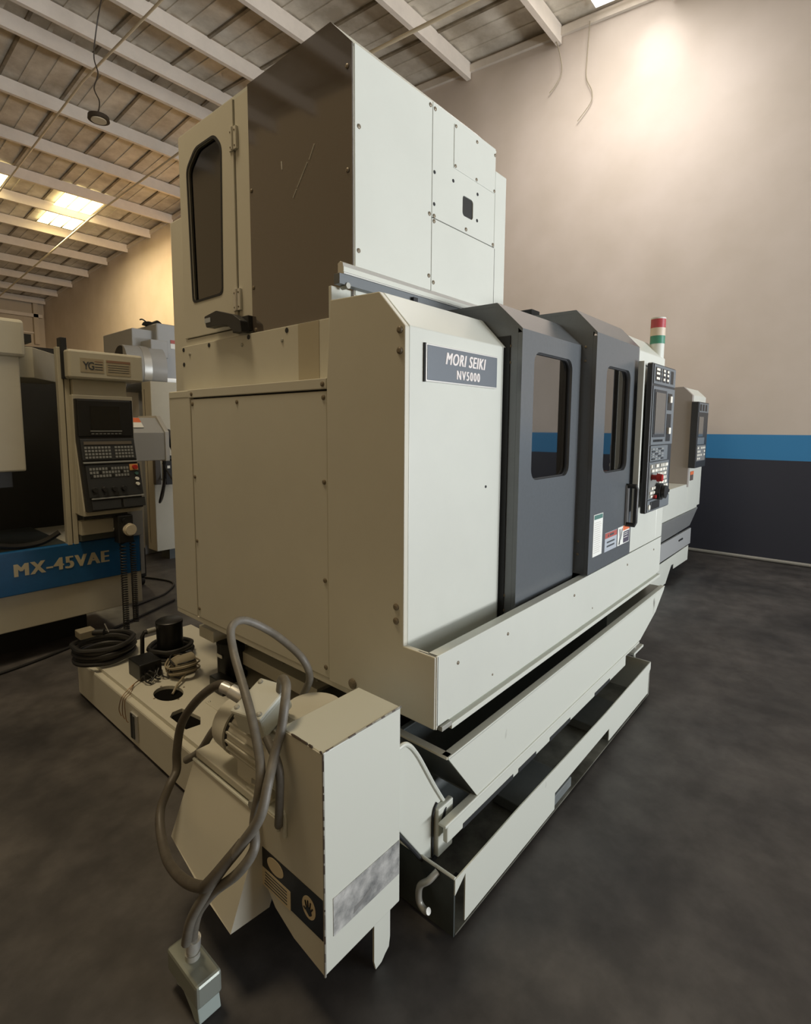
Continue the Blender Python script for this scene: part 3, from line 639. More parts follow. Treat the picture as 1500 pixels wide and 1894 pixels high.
# stickers on the side
a = math.radians(0)
sk = link('safety_sticker', box(B(), .7605, .902, .243, .7622, 1.160, .352), INK, cv)
SKB = mat('sticker_black', rgb(24, 26, 32), .4); sk.data.materials[0] = SKB
link('sticker_text_field', box(B(), .7600, 1.03, .240, .7608, 1.160, .295), mat('sticker_cream', rgb(206, 192, 160), .5), sk)
for i in range(5): link('sticker_text', box(B(), .7594, 1.045, .248+i*.009, .7602, 1.150-random.random()*.01, .251+i*.009), INK, sk)
def disc(y, z, ry, rz, mt):
    bm = B(); prism(bm, [(y+ry*math.cos(k*math.pi/12), z+rz*math.sin(k*math.pi/12)) for k in range(24)], 'x', .7596, .7606); return link('sticker_disc', bm, mt, sk)
disc(1.095, .325, .036, .022, bpy.data.materials['sticker_cream']); disc(.955, .300, .026, .030, bpy.data.materials['sticker_cream'])
bm = B()
prism(bm, rpoly([(.952, .278), (.966, .288), (.966, .302), (.948, .302), (.942, .286)], .003), 'x', .7588, .7598)
for y, z, dy, dz in ((.964, .302, .004, .012), (.957, .303, .001, .016), (.950, .303, -.003, .015), (.946, .296, -.007, .010), (.966, .290, .008, .004)):
    tube(bm, [(.7592, y, z), (.7592, y+dy, z+dz)], .0022, 6, smooth=False)
link('hand_pictogram', bm, SKB, sk)
ps = link('scraped_label', box(B(), .792, .8982, .235, 1.040, .9005, .338), SCRAPED, cv)
link('label_smudge', prism(B(), [(.86, .245), (.93, .262), (.925, .275), (.90, .266), (.865, .262)], 'y', .8978, .8985), mat('smudge', rgb(120, 120, 118), .6), ps)
link('support_leg', prism(B(), [(.945, .16), (.945, .03), (.952, .002), (.975, .006), (.99, .02), (1.005, .03), (1.01, .06), (1.01, .18)], 'y', .905, .911), WHITE_WORN, cv)
link('shade_foot', box(B(), .86, 1.30, 0, 1.0, 1.36, .2), DARK, cv)  # added foot, coloured dark to stand for the shade beneath the box
# discharge chute
def hexa(name, P8, mt, par, bev=0):
    bm = B(); v = [bm.verts.new(p) for p in P8]
    for q in ((0,1,2,3),(4,7,6,5),(0,4,5,1),(1,5,6,2),(2,6,7,3),(3,7,4,0)): bm.faces.new([v[k] for k in q])
    return link(name, bm, mt, par, bev)
hop = link('discharge_chute', B(), BEIGE, cv)
bm = B()
V = {k: bm.verts.new(p) for k, p in dict(A=(.765, 1.53, .44), Bq=(.765, 1.155, .44), C=(.658, 1.155, .166), D=(.662, 1.30, .185), E=(.680, 1.53, .225), F=(.90, 1.155, .44), G=(.90, 1.53, .44), H=(.78, 1.155, .155), I=(.78, 1.53, .21)).items()}
for q in (('A','Bq','C','D','E'), ('Bq','F','H','C'), ('A','E','I','G'), ('F','G','I','H'), ('A','G','F','Bq')): bm.faces.new([V[k] for k in q])
bmesh.ops.recalc_face_normals(bm, faces=bm.faces); bm.to_mesh(hop.data); bm.free()
link('weld_bead', tube(B(), [(.762, 1.528, .443), (.762, 1.3, .443), (.762, 1.17, .443)], .005, 8, smooth=False), WHITE_WORN, hop)
tp = bx('housing_top', (.77, 1.066, .445, 1.15, 1.53, .468), BEIGE, cv, .003)
bx('conveyor_housing', (.79, 1.17, .20, 1.15, 1.50, .445), BEIGE, cv, .003)
link('conveyor_trough', prism(B(), [(1.13, .02), (1.13, .46), (1.6, .30), (1.6, .02)], 'y', 1.17, 1.45), GREYD, cv)
link('tensioner_plate', box(B(), .775, 1.14, .468, .84, 1.25, .476), BEIGE, tp, .001)
link('tensioner_bolt', cyl(cyl(B(), (.80, 1.235, .47), (.80, 1.235, .555), .008, n=12), (.80, 1.235, .485), (.80, 1.235, .497), .015, n=6), STEEL, tp, smooth=True)
link('lifting_eye', tube(B(), [(.757, 1.075, .445), (.757, 1.075, .50), (.757, 1.06, .508), (.757, 1.045, .50), (.757, 1.045, .445)], .006, 8), WHITE_WORN, tp, smooth=True)
link('tensioner_nut', cyl(B(), (.77, 1.19, .46), (.75, 1.19, .46), .014, n=6), STEEL, tp)
# motor
mo = link('motor', cyl(B(), (.84, 1.34, .585), (.84, 1.12, .585), .072, n=32), BEIGE, cv, smooth=True)
link('fan_cowl', cyl(cyl(B(), (.84, 1.41, .585), (.84, 1.345, .585), .078, .082, 32), (.84, 1.425, .585), (.84, 1.41, .585), .05, .078, 32), BEIGE, mo, smooth=True)
link('cowl_gap', cyl(B(), (.84, 1.345, .585), (.84, 1.335, .585), .074, n=32), SEAL, mo)
for k in range(20):
    a = 2*math.pi*k/20; c, s_ = math.cos(a), math.sin(a)
    link('cooling_fin', tube(B(), [(.84+.076*c, 1.335, .585+.076*s_), (.84+.076*c, 1.14, .585+.076*s_)], .004, 4, smooth=False), BEIGE, mo)
link('motor_flange', cyl(B(), (.84, 1.14, .585), (.84, 1.10, .585), .085, n=32), BEIGE, mo, smooth=True)
link('motor_foot', box(B(), .79, 1.15, .468, .89, 1.32, .52), BEIGE, mo, .003)
link('gear_reducer', cyl(cyl(B(), (.965, 1.175, .468), (.965, 1.175, .645), .105, n=36), (.965, 1.175, .645), (.965, 1.175, .665), .105, .085, 36), BEIGE, cv, smooth=True)
# junction box, tilted
jb = link('junction_box', box(B(), -.062, -.05, -.035, .062, .05, .028), WHITE_WORN, cv, .006)
jb.matrix_basis = Matrix.Translation((.815, 1.215, .705)) @ Matrix.Rotation(math.radians(14), 4, 'Z') @ Matrix.Rotation(math.radians(-18), 4, 'Y')
jl = link('junction_lid', box(B(), -.066, -.054, .028, .066, .054, .042), WHITE, jb, .006)
for x in (-.05, .05):
    for y in (-.04, .04): screw(jl, (x, y, .042), 'z', .008, STEEL)
link('cable_gland', cyl(cyl(B(), (.79, 1.275, .725), (.775, 1.315, .74), .02, n=16), (.775, 1.315, .74), (.765, 1.345, .745), .016, n=16), ALU, cv, smooth=True)
_l = []
settle(cv)
for o in _l: pass

# conduit hoses hanging off the motor
def hose(pts, label, r_=.0125, mt=HOSE, name='conduit_hose', cat='hose'):
    t = thing(name, label, cat, pts[-1])
    link('sleeve', tube(B(), pts, r_, 12), mt, t, smooth=True); settle(t); return t
hA = hose([(1.05, 1.335, .611), (1.03, 1.273, .696), (1.0, 1.264, .769), (.97, 1.311, .822), (.92, 1.353, .874), (.85, 1.362, .918), (.80, 1.346, .912), (.78, 1.304, .859), (.75, 1.217, .811), (.72, 1.127, .757), (.70, 1.065, .684), (.68, 1.035, .637), (.66, 1.033, .551), (.64, 1.005, .509), (.61, 1.029, .453), (.59, 1.108, .368), (.585, 1.176, .275), (.585, 1.205, .208), (.585, 1.215, .16)],
     'grey conduit hose arching highest over the motor, ending in the plug on floor', .012)
link('hose_collar', cyl(B(), (.585, 1.212, .175), (.585, 1.216, .145), .019, n=18), ALU, hA, smooth=True).matrix_parent_inverse = Matrix.Translation(-hA.location)
hose([(.78, 1.31, .745), (.775, 1.388, .732), (.76, 1.487, .655), (.75, 1.575, .55), (.735, 1.585, .458), (.725, 1.572, .402), (.69, 1.548, .381), (.65, 1.527, .332), (.62, 1.46, .304), (.59, 1.349, .304), (.575, 1.231, .334), (.57, 1.13, .382), (.57, 1.09, .42), (.60, 1.06, .47), (.63, 1.04, .51)], 'dark grey hose leaving the junction box and bowing out left of chute', .0135, mat('dark_grey_conduit', rgb(88, 82, 72), .5, noise=.25, nscale=30))
hose([(.86, 1.20, .72), (.84, 1.16, .80), (.81, 1.10, .818), (.775, 1.06, .79), (.755, 1.05, .734), (.725, 1.04, .681), (.685, 1.01, .644), (.655, 1.00, .584), (.625, 1.035, .512), (.595, 1.072, .448), (.572, 1.12, .364), (.558, 1.164, .28), (.56, 1.20, .19)], 'grey hose from right side of junction box crossing down in front of chute', .0125)
hose([(.80, 1.66, .36), (.82, 1.60, .41), (.84, 1.541, .499), (.87, 1.48, .58), (.90, 1.44, .60)], 'straight short hose slanting up behind the chute to the motor', .0125)
hose([(.745, 1.10, .70), (.735, 1.035, .65), (.735, 1.034, .564), (.742, 1.05, .491), (.75, 1.06, .475)], 'short upright hose beside the box edge', .011)
pl = thing('cable_connector', 'pale square multi-pin plug on the end of hose, lying on floor', 'plug', (.585, 1.22, 0))
link('plug_body', box(B(), -.035, -.085, .05, .035, .075, .115), mat('plug_zinc', rgb(150, 156, 148), .4, .5), pl, .008)
link('plug_skirt', prism(B(), [(-.085, .01), (-.075, .06), (.04, .06), (.03, .035), (0, .045), (-.04, .02), (-.06, 0)], 'x', -.03, .03), mat('plug_film', rgb(148, 160, 156), .3), pl, .003)
link('plug_nut', cyl(cyl(B(), (0, 0, .112), (0, 0, .13), .019, n=20), (0, 0, .13), (0, 0, .155), .016, n=20), STEEL, pl, smooth=True)

# ------------------------------------------------------------ coolant tank
tk = thing('coolant_tank', 'low cream coolant tank with round hole in lid beside the machine', 'tank', (.94, 1.7, 0))
link('tank_body', prism(B(), [(1.70, .015), (3.19, .015), (3.19, .205), (1.70, .205)], 'x', .94, 1.60), BEIGE, tk, .004)
link('tank_rim', tube(B(), [(.945, 1.70, .206), (.945, 3.19, .206)], .004, 6, smooth=False), BEIGE, tk)
# octagon cut near the front corner, round hole
hol = [(1.10+.062*math.cos(k*math.pi/16), 2.475+.085*math.sin(k*math.pi/16)) for k in range(32)]
hol = [(1.088+.062*math.cos(k*math.pi/16), 2.41+.085*math.sin(k*math.pi/16)) for k in range(32)]
sq = [(.995, 2.055), (1.055, 2.045), (1.085, 2.10), (1.065, 2.23), (1.02, 2.23), (.995, 2.20)]
lid = link('tank_lid', plate(B(), [(.972, 1.705), (1.595, 1.705), (1.595, 3.17), (.972, 3.17)], [hol[::-1], sq[::-1]], 'z', .206, .224), BEIGE, tk)
DEEP = mat('dark_opening', rgb(14, 13, 11), .95, spec=.1)
link('round_opening', cyl(B(), (1.093, 2.41, .2055), (1.093, 2.41, .2075), .095, n=32), DEEP, lid)
link('corner_opening', box(B(), .99, 2.04, .2055, 1.09, 2.24, .2075), DEEP, lid)
cpl = link('cover_plate', box(B(), 1.16, 2.02, .224, 1.29, 2.20, .227), BEIGE, lid, .001)
for x, y in ((1.175, 2.035), (1.275, 2.035), (1.175, 2.185), (1.275, 2.185)): screw(cpl, (x, y, .227), 'z', .006, STEEL)
for x, y in ((1.093, 2.50), (1.093, 2.32), (1.165, 2.41), (1.02, 2.41)): screw(lid, (x, y, .224), 'z', .005, DSTEEL)
lg = link('sight_glass', box(B(), .932, 2.40, .045, .94, 2.47, .175), ALU, tk, .002)
link('sight_slot', box(B(), .930, 2.445, .05, .933, 2.468, .17), SEAL, lg)
link('sight_strip', box(B(), .929, 2.425, .055, .933, 2.442, .165), GREYD, lg)
settle(tk)

def pump(x, y, z0, r_, h, label, tagm=False):
    t = thing('coolant_pump', label, 'pump', (x, y, z0))
    link('pump_flange', cyl(B(), (0, 0, 0), (0, 0, .012), r_*1.15, n=28), BLACKM, t, smooth=True)
    b = link('pump_motor', cyl(B(), (0, 0, .012), (0, 0, h*.9), r_, n=32), BLACKM, t, smooth=True)
    link('pump_cap', cyl(cyl(B(), (0, 0, h*.9), (0, 0, h*.97), r_*1.04, n=32), (0, 0, h*.97), (0, 0, h), r_*1.04, r_*.9, 32), BLACKM, t, smooth=True)
    if tagm: link('pump_label', box(B(), -r_*1.03, -.03, h*.62, -r_*.98, .02, h*.70), LABEL, b)
    return t
p1 = pump(1.285, 2.80, .224, .068, .215, 'black cylindrical pump standing at the far end of tank lid')
link('outlet_elbow', tube(B(), [(-.06, .02, .17), (-.13, .02, .17), (-.14, .02, .15), (-.145, .02, .0)], .011, 10, smooth=False), BLACKM, p1, smooth=True)
link('outlet_fitting', cyl(B(), (-.07, .02, .172), (-.115, .02, .172), .014, n=12), STEEL, p1, smooth=True)
pump(1.385, 2.34, .224, .068, .20, 'black cylindrical pump close to machine side with a small white label', True)
sb2 = thing('solenoid_valve', 'small black valve block with brass fitting on tank lid by the second pump', 'valve', (1.27, 2.24, .224))
link('valve_block', box(B(), -.03, -.06, 0, .03, .06, .07), BLACKM, sb2, .004); link('valve_fitting', cyl(B(), (.0, -.06, .05), (.02, -.12, .055), .01, n=10), STEEL, sb2, smooth=True)
link('valve_lead', tube(B(), [(.02, -.12, .055), (.04, -.2, .06), (.05, -.35, .09)], .006, 8), BLACKM, sb2, smooth=True)
# coils of black cable
def coil(cx, cy, z, R0, n, label, r_=.013, sq_=.75, jit=.02):
    pts = []
    for i in range(n*14):
        a = 2*math.pi*i/14; k = i/14
        R_ = R0*(1+random.uniform(-jit, jit)*2)-.008*(k % 2)
        pts.append((cx+R_*math.cos(a), cy+R_*sq_*math.sin(a)*1.3, z+k*.018+random.uniform(-.004, .004)))
    t = thing('cable_coil', label, 'cable', (cx, cy, z))
    link('cable', tube(B(), pts, r_, 8, 3), RUBBER, t, smooth=True); settle(t); return t
coil(1.04, 3.06, .237, .155, 5, 'big black cable coil overhanging the left corner of tank')
coil(1.29, 2.80, .243, .115, 3, 'black hose looped round the base of the farther pump', .012, .8)
cc = thing('cable_connector', 'square grey metal connector resting on the black cable coil', 'plug', (.97, 3.13, .345))
link('connector_body', box(B(), -.04, -.04, 0, .04, .04, .04), mat('connector_grey', rgb(150, 142, 122), .45, .3), cc, .004)
link('connector_sleeve', cyl(B(), (.03, -.03, .022), (.07, -.07, .022), .018, n=12), BLACK, cc, smooth=True)
link('connector_lever', tube(B(), [(.09, -.08, .02), (.075, -.07, .07)], .003, 6, smooth=False), ALU, cc)
sr = thing('relay_box', 'black relay box with loose bent wires on front part of tank lid', 'box', (1.10, 2.69, .224))
link('relay_body', box(B(), -.055, -.07, 0, .055, .07, .085), BLACKM, sr, .004)
for k in range(7):
    a = -1.2+k*.33; s = Vector((-.05+.015*k, -.07, .02+.008*(k % 3)))
    pts = [s, s+Vector((.0, -.03, .02)), s+Vector((.02*math.sin(k), -.05, .0)), s+Vector((.02*math.cos(k*2), -.07, -.015+.01*(k % 2)))]
    link('loose_wire', tube(B(), pts, .004, 6), RUBBER, sr, smooth=True)
for k in range(3):
    pts = [(-.04, -.06, .01), (-.09, -.09, .015), (-.13, -.10-.02*k, -.003), (-.166, -.12-.02*k, -.02), (-.172, -.10-.04*k, -.08-.01*k), (-.17, -.12-.04*k, -.11)]
    link('thin_wire', tube(B(), pts, .0018, 5), COPPER, sr, smooth=True)
wb = thing('wire_bundle', 'tangled bundle of grey wires around a round valve on tank lid', 'wires', (1.22, 2.56, .224))
link('valve_drum', cyl(cyl(B(), (-.02, 0, .05), (.07, 0, .05), .045, n=24), (-.02, 0, .05), (-.035, 0, .05), .045, .03, 24), mat('valve_grey', rgb(140, 132, 112), .5), wb, smooth=True)
link('valve_end', cyl(B(), (.06, .05, .04), (.09, .05, .04), .045, n=20), BLACKM, wb, smooth=True)
for k in range(7):
    ph = random.uniform(0, 6); pts = []
    for i in range(9):
        a = ph+i*.75
        pts.append((.01+(.055+.012*(k % 3))*math.cos(a), -.01+(.075+.01*k % .03)*math.sin(a), .018+.010*k+.012*math.sin(a*1.7)))
    link('grey_wire', tube(B(), pts, .0045, 7), WIREW if k % 3 else RUBBER, wb, smooth=True)
link('grey_wire', tube(B(), [(.0, -.07, .03), (-.05, -.11, .02), (-.08, -.13, .012), (-.115, -.155, -.01)], .006, 7), WIREW, wb, smooth=True)

# ------------------------------------------------------------ second turning machine by the wall
m2 = thing('machining_center', 'smaller pale machining center with its own console, right against the far wall stripe', 'machine', (5.2, 1.3, 0))
link('side_cover', prism(B(), [(1.30, .90), (1.30, 1.838), (1.385, 1.925), (1.46, 1.923), (2.4, 1.92), (2.4, .90)], 'x', 6.0, 6.06), mat('warm_grey_cover', rgb(150, 144, 138), .5), m2, .003)
link('front_cover', prism(B(), [(1.302, .66), (1.302, 1.838), (1.385, 1.92), (2.4, 1.91), (2.4, .66)], 'x', 6.06, 6.62), WHITE, m2, .003)
bx('base_front', (4.6, 1.305, .62, 6.52, 2.4, .93), WHITE, m2, .004)
quadwall('coolant_chute', [(4.6, 1.29, .64), (6.50, 1.29, .64), (6.36, 1.33, .45), (4.7, 1.33, .43)], .006, GREYP, m2)
bx('lower_front', (4.7, 1.31, .26, 6.34, 1.33, .43), GREYP, m2, .003)
link('tray_lip', prism(B(), [(4.7, .25), (6.24, .255), (6.23, .10), (5.66, .112), (5.66, .16), (5.58, .165), (5.4, .02), (4.7, .02)], 'y', 1.305, 1.31), WHITE_WORN, m2)
bx('base_casting', (4.8, 1.45, .0, 6.4, 2.4, .62), GREYD, m2, 0)
link('recess_slot', box(B(), 5.83, 1.303, .36, 5.98, 1.311, .375), SEAL, m2)
c2 = bx('control_console', (5.98, 1.235, 1.10, 6.44, 1.30, 1.77), PANELD, m2, .005)
for n, x0, z0, x1, z1, q in (('screen', 6.02, 1.42, 6.22, 1.62, SCREENG), ('upper_module', 6.0, 1.665, 6.42, 1.76, PANEL), ('button_field', 6.0, 1.17, 6.38, 1.33, mat('m2_buttons', rgb(120, 120, 118), .5)), ('keypad_module', 6.0, 1.34, 6.30, 1.41, PANEL)):
    link(n, box(B(), x0, 1.231, z0, x1, 1.236, z1), q, c2)
for k in range(3): link('switch_bay', box(B(), 6.03+k*.12, 1.228, 1.68, 6.09+k*.12, 1.232, 1.745), BLACK, c2)
for i in range(4):
    for j in range(5):
        if random.random() < .75: link('push_button', box(B(), 6.015+j*.072, 1.226, 1.185+i*.036, 6.06+j*.072, 1.231, 1.205+i*.036), WHITEKEY, c2)
wl = link('warning_label', box(B(), 6.10, 1.299, .96, 6.24, 1.3025, 1.05), mat('label_brown', rgb(92, 80, 76), .5), m2)
link('label_header', box(B(), 6.10, 1.297, 1.02, 6.24, 1.30, 1.055), ORANGE, wl)
settle(m2)

# ------------------------------------------------------------ the left machine with the blue band
mx = thing('milling_machine', 'cream milling machine with blue lettered band and dark control pendant at left', 'machine', (1.0, 3.9, 0))
bl = bx('blue_band', (-2.4, 3.88, .447, 1.588, 3.93, .722), BLUE, mx, .006)
text('letters', 'MX-45VAE', .115, mat('band_letters', rgb(186, 178, 150), .6), bl, (1.10, 3.878, .597), (1, 0, -.004), (0, 0, 1), .0008, 0, 0, .92, 1.18, bold=.006)
bx('base', (-2.4, 3.90, .215, 1.60, 4.9, .45), LGREY, mx, .006)
bx('base_top', (-2.4, 3.93, .45, 1.60, 4.9, .70), LGREY, mx, .006)
bx('plinth', (-2.2, 4.15, 0, 1.3, 4.8, .215), SEAL, mx, 0)
# open work area
bx('cavity_back', (-2.4, 4.8, .7, 1.75, 4.85, 2.1), DARK, mx, 0)
bx('cavity_right', (1.6, 4.3, .7, 1.64, 4.8, 1.9), DARK, mx, 0)
bx('cavity_floor', (-2.4, 3.95, .70, 1.15, 4.8, .715), GREYD, mx, 0)
ph = link('left_hood', box(B(), -2.4, 3.86, 1.22, .925, 4.4, 1.94), LGREY, mx, .01)
link('hood_top', box(B(), -2.4, 3.84, 1.91, .957, 4.4, 2.135), LGREY, mx, .02)
bx('hood_underside', (-2.4, 3.9, 1.12, .86, 4.4, 1.22), PANELD, mx, .004)
link('cross_beam', prism(B(), [(.90, 3.95), (1.02, 3.95), (1.24, 4.25), (1.24, 4.5), (.90, 4.5)], 'z', 1.80, 1.99), LGREY, mx, .003)
bx('beam_block', (.93, 3.96, 2.02, 1.02, 4.1, 2.07), DARK, mx, 0)
for x0, x1 in ((1.130, 1.160), (1.166, 1.196)): bx('column_strip', (x0, 3.88, .71, x1, 3.93, 2.0), LGREY, mx, .003)
bx('column_gap', (1.158, 3.90, .72, 1.168, 3.94, 2.0), SEAL, mx, 0)
bx('column_cap', (1.15, 3.86, 1.80, 1.185, 3.93, 2.06), SEAL, mx, .002)
hk = link('lead_loop', tube(B(), [(.55, 3.9, .79), (.70, 3.92, .78), (.86, 3.95, .74), (1.0, 3.95, .745), (1.1, 3.93, .80)], .018, 8), RUBBER, mx, smooth=True)
# pendant
FAINT = mat('faded_label_red', rgb(140, 108, 88), .6)
hd_ = bx('pendant_hood', (1.165, 3.79, 1.80, 1.63, 3.98, 1.985), LGREY, mx, .015)
lb = link('maker_label', box(B(), 1.235, 3.788, 1.845, 1.375, 3.7905, 1.935), mat('label_tan', rgb(164, 154, 130), .5), hd_)
text('logo', 'YG', .07, INK, lb, (1.285, 3.787, 1.885), (1, 0, 0), (0, 0, 1), .0005, 0, .001, .8, .75)
for z in (1.915, 1.898, 1.88, 1.864): link('label_line', box(B(), 1.32, 3.787, z, 1.368, 3.7885, z+.005), FAINT if z > 1.91 else INK, lb)
lb = link('caution_label', box(B(), 1.39, 3.788, 1.835, 1.545, 3.7905, 1.935), bpy.data.materials['label_tan'], hd_)
link('label_header', box(B(), 1.392, 3.787, 1.918, 1.543, 3.7885, 1.932), FAINT, lb)
for z in (1.90, 1.885, 1.87, 1.855): link('label_line', box(B(), 1.40, 3.787, z, 1.535, 3.7885, z+.003), INK, lb)
bx('pendant_neck', (1.20, 3.84, 1.66, 1.53, 3.95, 1.80), LGREY, mx, .003)
bx('pendant_back', (1.185, 3.82, .92, 1.56, 4.02, 1.70), LGREY, mx, .004)
pd = bx('pendant_panel', (1.192, 3.79, .945, 1.545, 3.83, 1.675), BLACK, mx, .004)
sf = link('screen_bezel', box(B(), 1.20, 3.782, 1.43, 1.53, 3.792, 1.668), BLACK, pd, .006); link('screen', box(B(), 1.275, 3.779, 1.475, 1.455, 3.783, 1.63), mat('dark_screen', rgb(34, 33, 30), .2), sf)
link('screen_ledge', box(B(), 1.27, 3.775, 1.462, 1.465, 3.783, 1.470), GREYKEY, sf)
for k in range(8): link('soft_key', box(B(), 1.275+k*.024, 3.778, 1.445, 1.292+k*.024, 3.783, 1.453), GREYKEY, sf)
kb = link('keyboard_panel', box(B(), 1.205, 3.782, 1.275, 1.54, 3.792, 1.415), PANELD, pd, .003)
for i in range(4):
    for j in range(15):
        if j in (8,): continue
        link('key', box(B(), 1.222+j*.0205, 3.778, 1.288+i*.021, 1.236+j*.0205, 3.783, 1.302+i*.021), GREYKEY, kb)
link('keyboard_header', box(B(), 1.222, 3.778, 1.378, 1.52, 3.783, 1.398), mat('header_grey', rgb(96, 90, 80), .5), kb)
link('ledge', box(B(), 1.205, 3.775, 1.255, 1.545, 3.792, 1.266), GREYKEY, pd, .002)
ob = link('operator_panel', box(B(), 1.215, 3.782, 1.035, 1.555, 3.792, 1.245), PANELD, pd, .003)
for i in range(3):
    for j in range(13): link('key', box(B(), 1.235+j*.019, 3.778, 1.165+i*.023, 1.248+j*.019, 3.783, 1.181+i*.023), GREYKEY if (i*5+j*3) % 7 else BLACK, ob)
for k in range(4): link('rotary_knob', cyl(B(), (1.25+k*.06, 3.782, 1.085), (1.25+k*.06, 3.76, 1.085), .019, .015, 16), BLACK, ob, smooth=True)
link('stop_base', box(B(), 1.485, 3.778, 1.20, 1.54, 3.783, 1.242), mat('stop_yellow', rgb(200, 150, 90), .5), ob); link('stop_button', cyl(B(), (1.515, 3.782, 1.222), (1.515, 3.755, 1.222), .015, n=16), RED, ob, smooth=True)
for z, q in ((1.18, GREENINK), (1.143, LABEL), (1.108, LABEL)): link('round_button', cyl(B(), (1.522, 3.782, z), (1.522, 3.765, z), .011, n=14), q, ob, smooth=True)
link('ledge', box(B(), 1.225, 3.775, 1.023, 1.555, 3.792, 1.032), GREYKEY, pd, .002)
for x0, x1 in ((1.225, 1.40), (1.415, 1.56)): link('tray_module', box(B(), x0, 3.782, .955, x1, 3.792, 1.015), PANELD, pd, .003)
def lean(o):      # the lower panels lean out towards the operator
    me = o.data
    for v in me.vertices:
        if v.co.z < 1.43: v.co.y -= (1.43-v.co.z)*.20; v.co.x += (1.43-v.co.z)*.01
    for c in o.children:
        if c.type == 'MESH': lean(c)
_bm = bmesh.new(); _bm.from_mesh(pd.data); bmesh.ops.bisect_plane(_bm, geom=_bm.verts[:]+_bm.edges[:]+_bm.faces[:], plane_co=(0, 0, 1.43), plane_no=(0, 0, 1)); _bm.to_mesh(pd.data); _bm.free()
lean(pd)
link('pendant_wedge', prism(B(), [(3.829, 1.43), (3.732, .95), (3.732, .915), (3.85, .915), (3.85, 1.43)], 'x', 1.188, 1.555), LGREY, mx, .002)
bx('pendant_shelf', (1.20, 3.83, .775, 1.40, 3.90, .87), LGREY, mx, .003)
bx('shelf_under', (1.2, 3.84, .735, 1.5, 3.9, .775), GREYD, mx, 0)
bx('right_column', (1.50, 3.85, .72, 1.60, 3.95, .93), GREYP, mx, .003)
link('corner_sheet', box(B(), 1.596, 3.895, .42, 1.625, 3.93, 1.0), GREYP, mx, .002)
settle(mx)
hw = thing('hand_wheel_pendant', 'small black hand-wheel pendant with white dial hung beside the blue band', 'controller', (1.43, 3.74, .80))
link('pendant_case', box(B(), -.05, -.04, -.09, .05, .04, .10), BLACK, hw, .008)
link('dial', cyl(cyl(B(), (.02, -.04, -.0), (.02, -.06, 0), .042, n=24), (.02, -.06, 0), (.02, -.075, 0), .034, n=24), mat('dial_white', rgb(206, 198, 178), .4), hw, smooth=True)
link('hook', box(B(), -.24, -.0, .09, .03, .03, .115), BLACK, hw, .004)
link('selector', cyl(B(), (-.01, -.04, .065), (-.01, -.055, .065), .015, n=12), BLACK, hw)
for dx, z1, R_ in ((-.02, -.74, .018), (.045, -.66, .017)):
    pts = []; n = 38
    for i in range(n*8):
        a = 2*math.pi*i/8; k = i/(n*8); pts.append((dx+R_*math.cos(a), -.02+R_*math.sin(a), -.09+(z1+.09)*(k**.85)))
    link('coiled_lead', tube(B(), pts, .0045, 5, 1, smooth=False), RUBBER, hw, smooth=True)

# ------------------------------------------------------------ machines behind
gm = thing('turning_machine', 'grey machine with round drum housing behind the control pendant', 'machine', (2.6, 6.3, 0))
bx('upper_housing', (2.62, 6.35, 2.30, 3.0, 7.2, 2.62), GREYP, gm, .01)
bx('tall_housing', (2.86, 6.25, 1.9, 3.6, 7.2, 2.70), GREYP, gm, .02)
bx('mid_housing', (2.72, 6.1, 2.28, 2.92, 6.4, 2.48), GREYP, gm, .01)
link('drum', cyl(B(), (2.45, 6.25, 2.14), (2.86, 6.2, 2.14), .26, n=40), GREYP, gm, smooth=True)
link('drum_opening', cyl(B(), (2.44, 6.25, 2.22), (2.455, 6.25, 2.22), .17, n=32), SEAL, gm)
link('drum_band', cyl(B(), (2.62, 6.23, 2.14), (2.70, 6.22, 2.14), .264, n=40), ALU, gm, smooth=True)
bx('column', (2.60, 6.2, 0, 2.80, 6.9, 1.92), GREYP, gm, .005)
bx('column_window', (2.70, 6.15, 1.25, 2.86, 6.25, 1.92), SEAL, gm, .005)
bx('rear_body', (2.85, 6.6, 0, 4.5, 7.4, 2.0), GREYP, gm, .01)
w_ = bx('warning_label', (3.02, 6.245, 2.42, 3.12, 6.255, 2.52), LABEL, gm, 0); link('label_header', box(B(), 3.02, 6.24, 2.48, 3.12, 6.246, 2.52), REDLAB, w_)
bx('work_lamp_bracket', (2.84, 6.0, 1.98, 3.02, 6.1, 2.05), ALU, gm, .01)
link('work_lamp_arm', tube(B(), [(2.95, 6.05, 2.0), (2.80, 5.95, 1.88), (2.76, 5.95, 1.80)], .025, 8, smooth=False), ALU, gm, smooth=True)
settle(gm)
bag = thing('cloth_bundle', 'dark crumpled cloth lying on top of the grey machine', 'cloth', (2.95, 6.5, 2.70))
bm = B(); bmesh.ops.create_icosphere(bm, subdivisions=3, radius=.1)
for v in bm.verts: v.co = Vector((v.co.x*1.2*(1+.2*math.sin(v.co.y*40)), v.co.y, max(v.co.z*.6*(1+.3*math.sin(v.co.x*50)), -.0)))
link('cloth', bm, SEAL, bag, smooth=True); link('cloth_end', tube(B(), [(-.1, 0, .04), (-.14, 0, .06), (-.16, .02, .055)], .008, 6), SEAL, bag)
wc = thing('electrical_cabinet', 'pale cream cabinet with hanging leads, between pendant and large machine', 'cabinet', (3.0, 6.0, 0))
bx('cabinet_body', (2.54, 5.75, .12, 3.5, 5.97, 1.98), LGREY, wc, .006)
bx('cabinet_base', (2.7, 5.8, 0, 3.45, 6.0, .12), GREYD, wc, 0)
bx('door_seam', (2.538, 5.9, .2, 2.661, 5.905, 1.9), SEAL, wc, 0)
settle(wc)
am = thing('chip_auger', 'grey boxy machine arm with orange label sticking out beside the pendant', 'machine arm', (2.1, 5.2, 0))
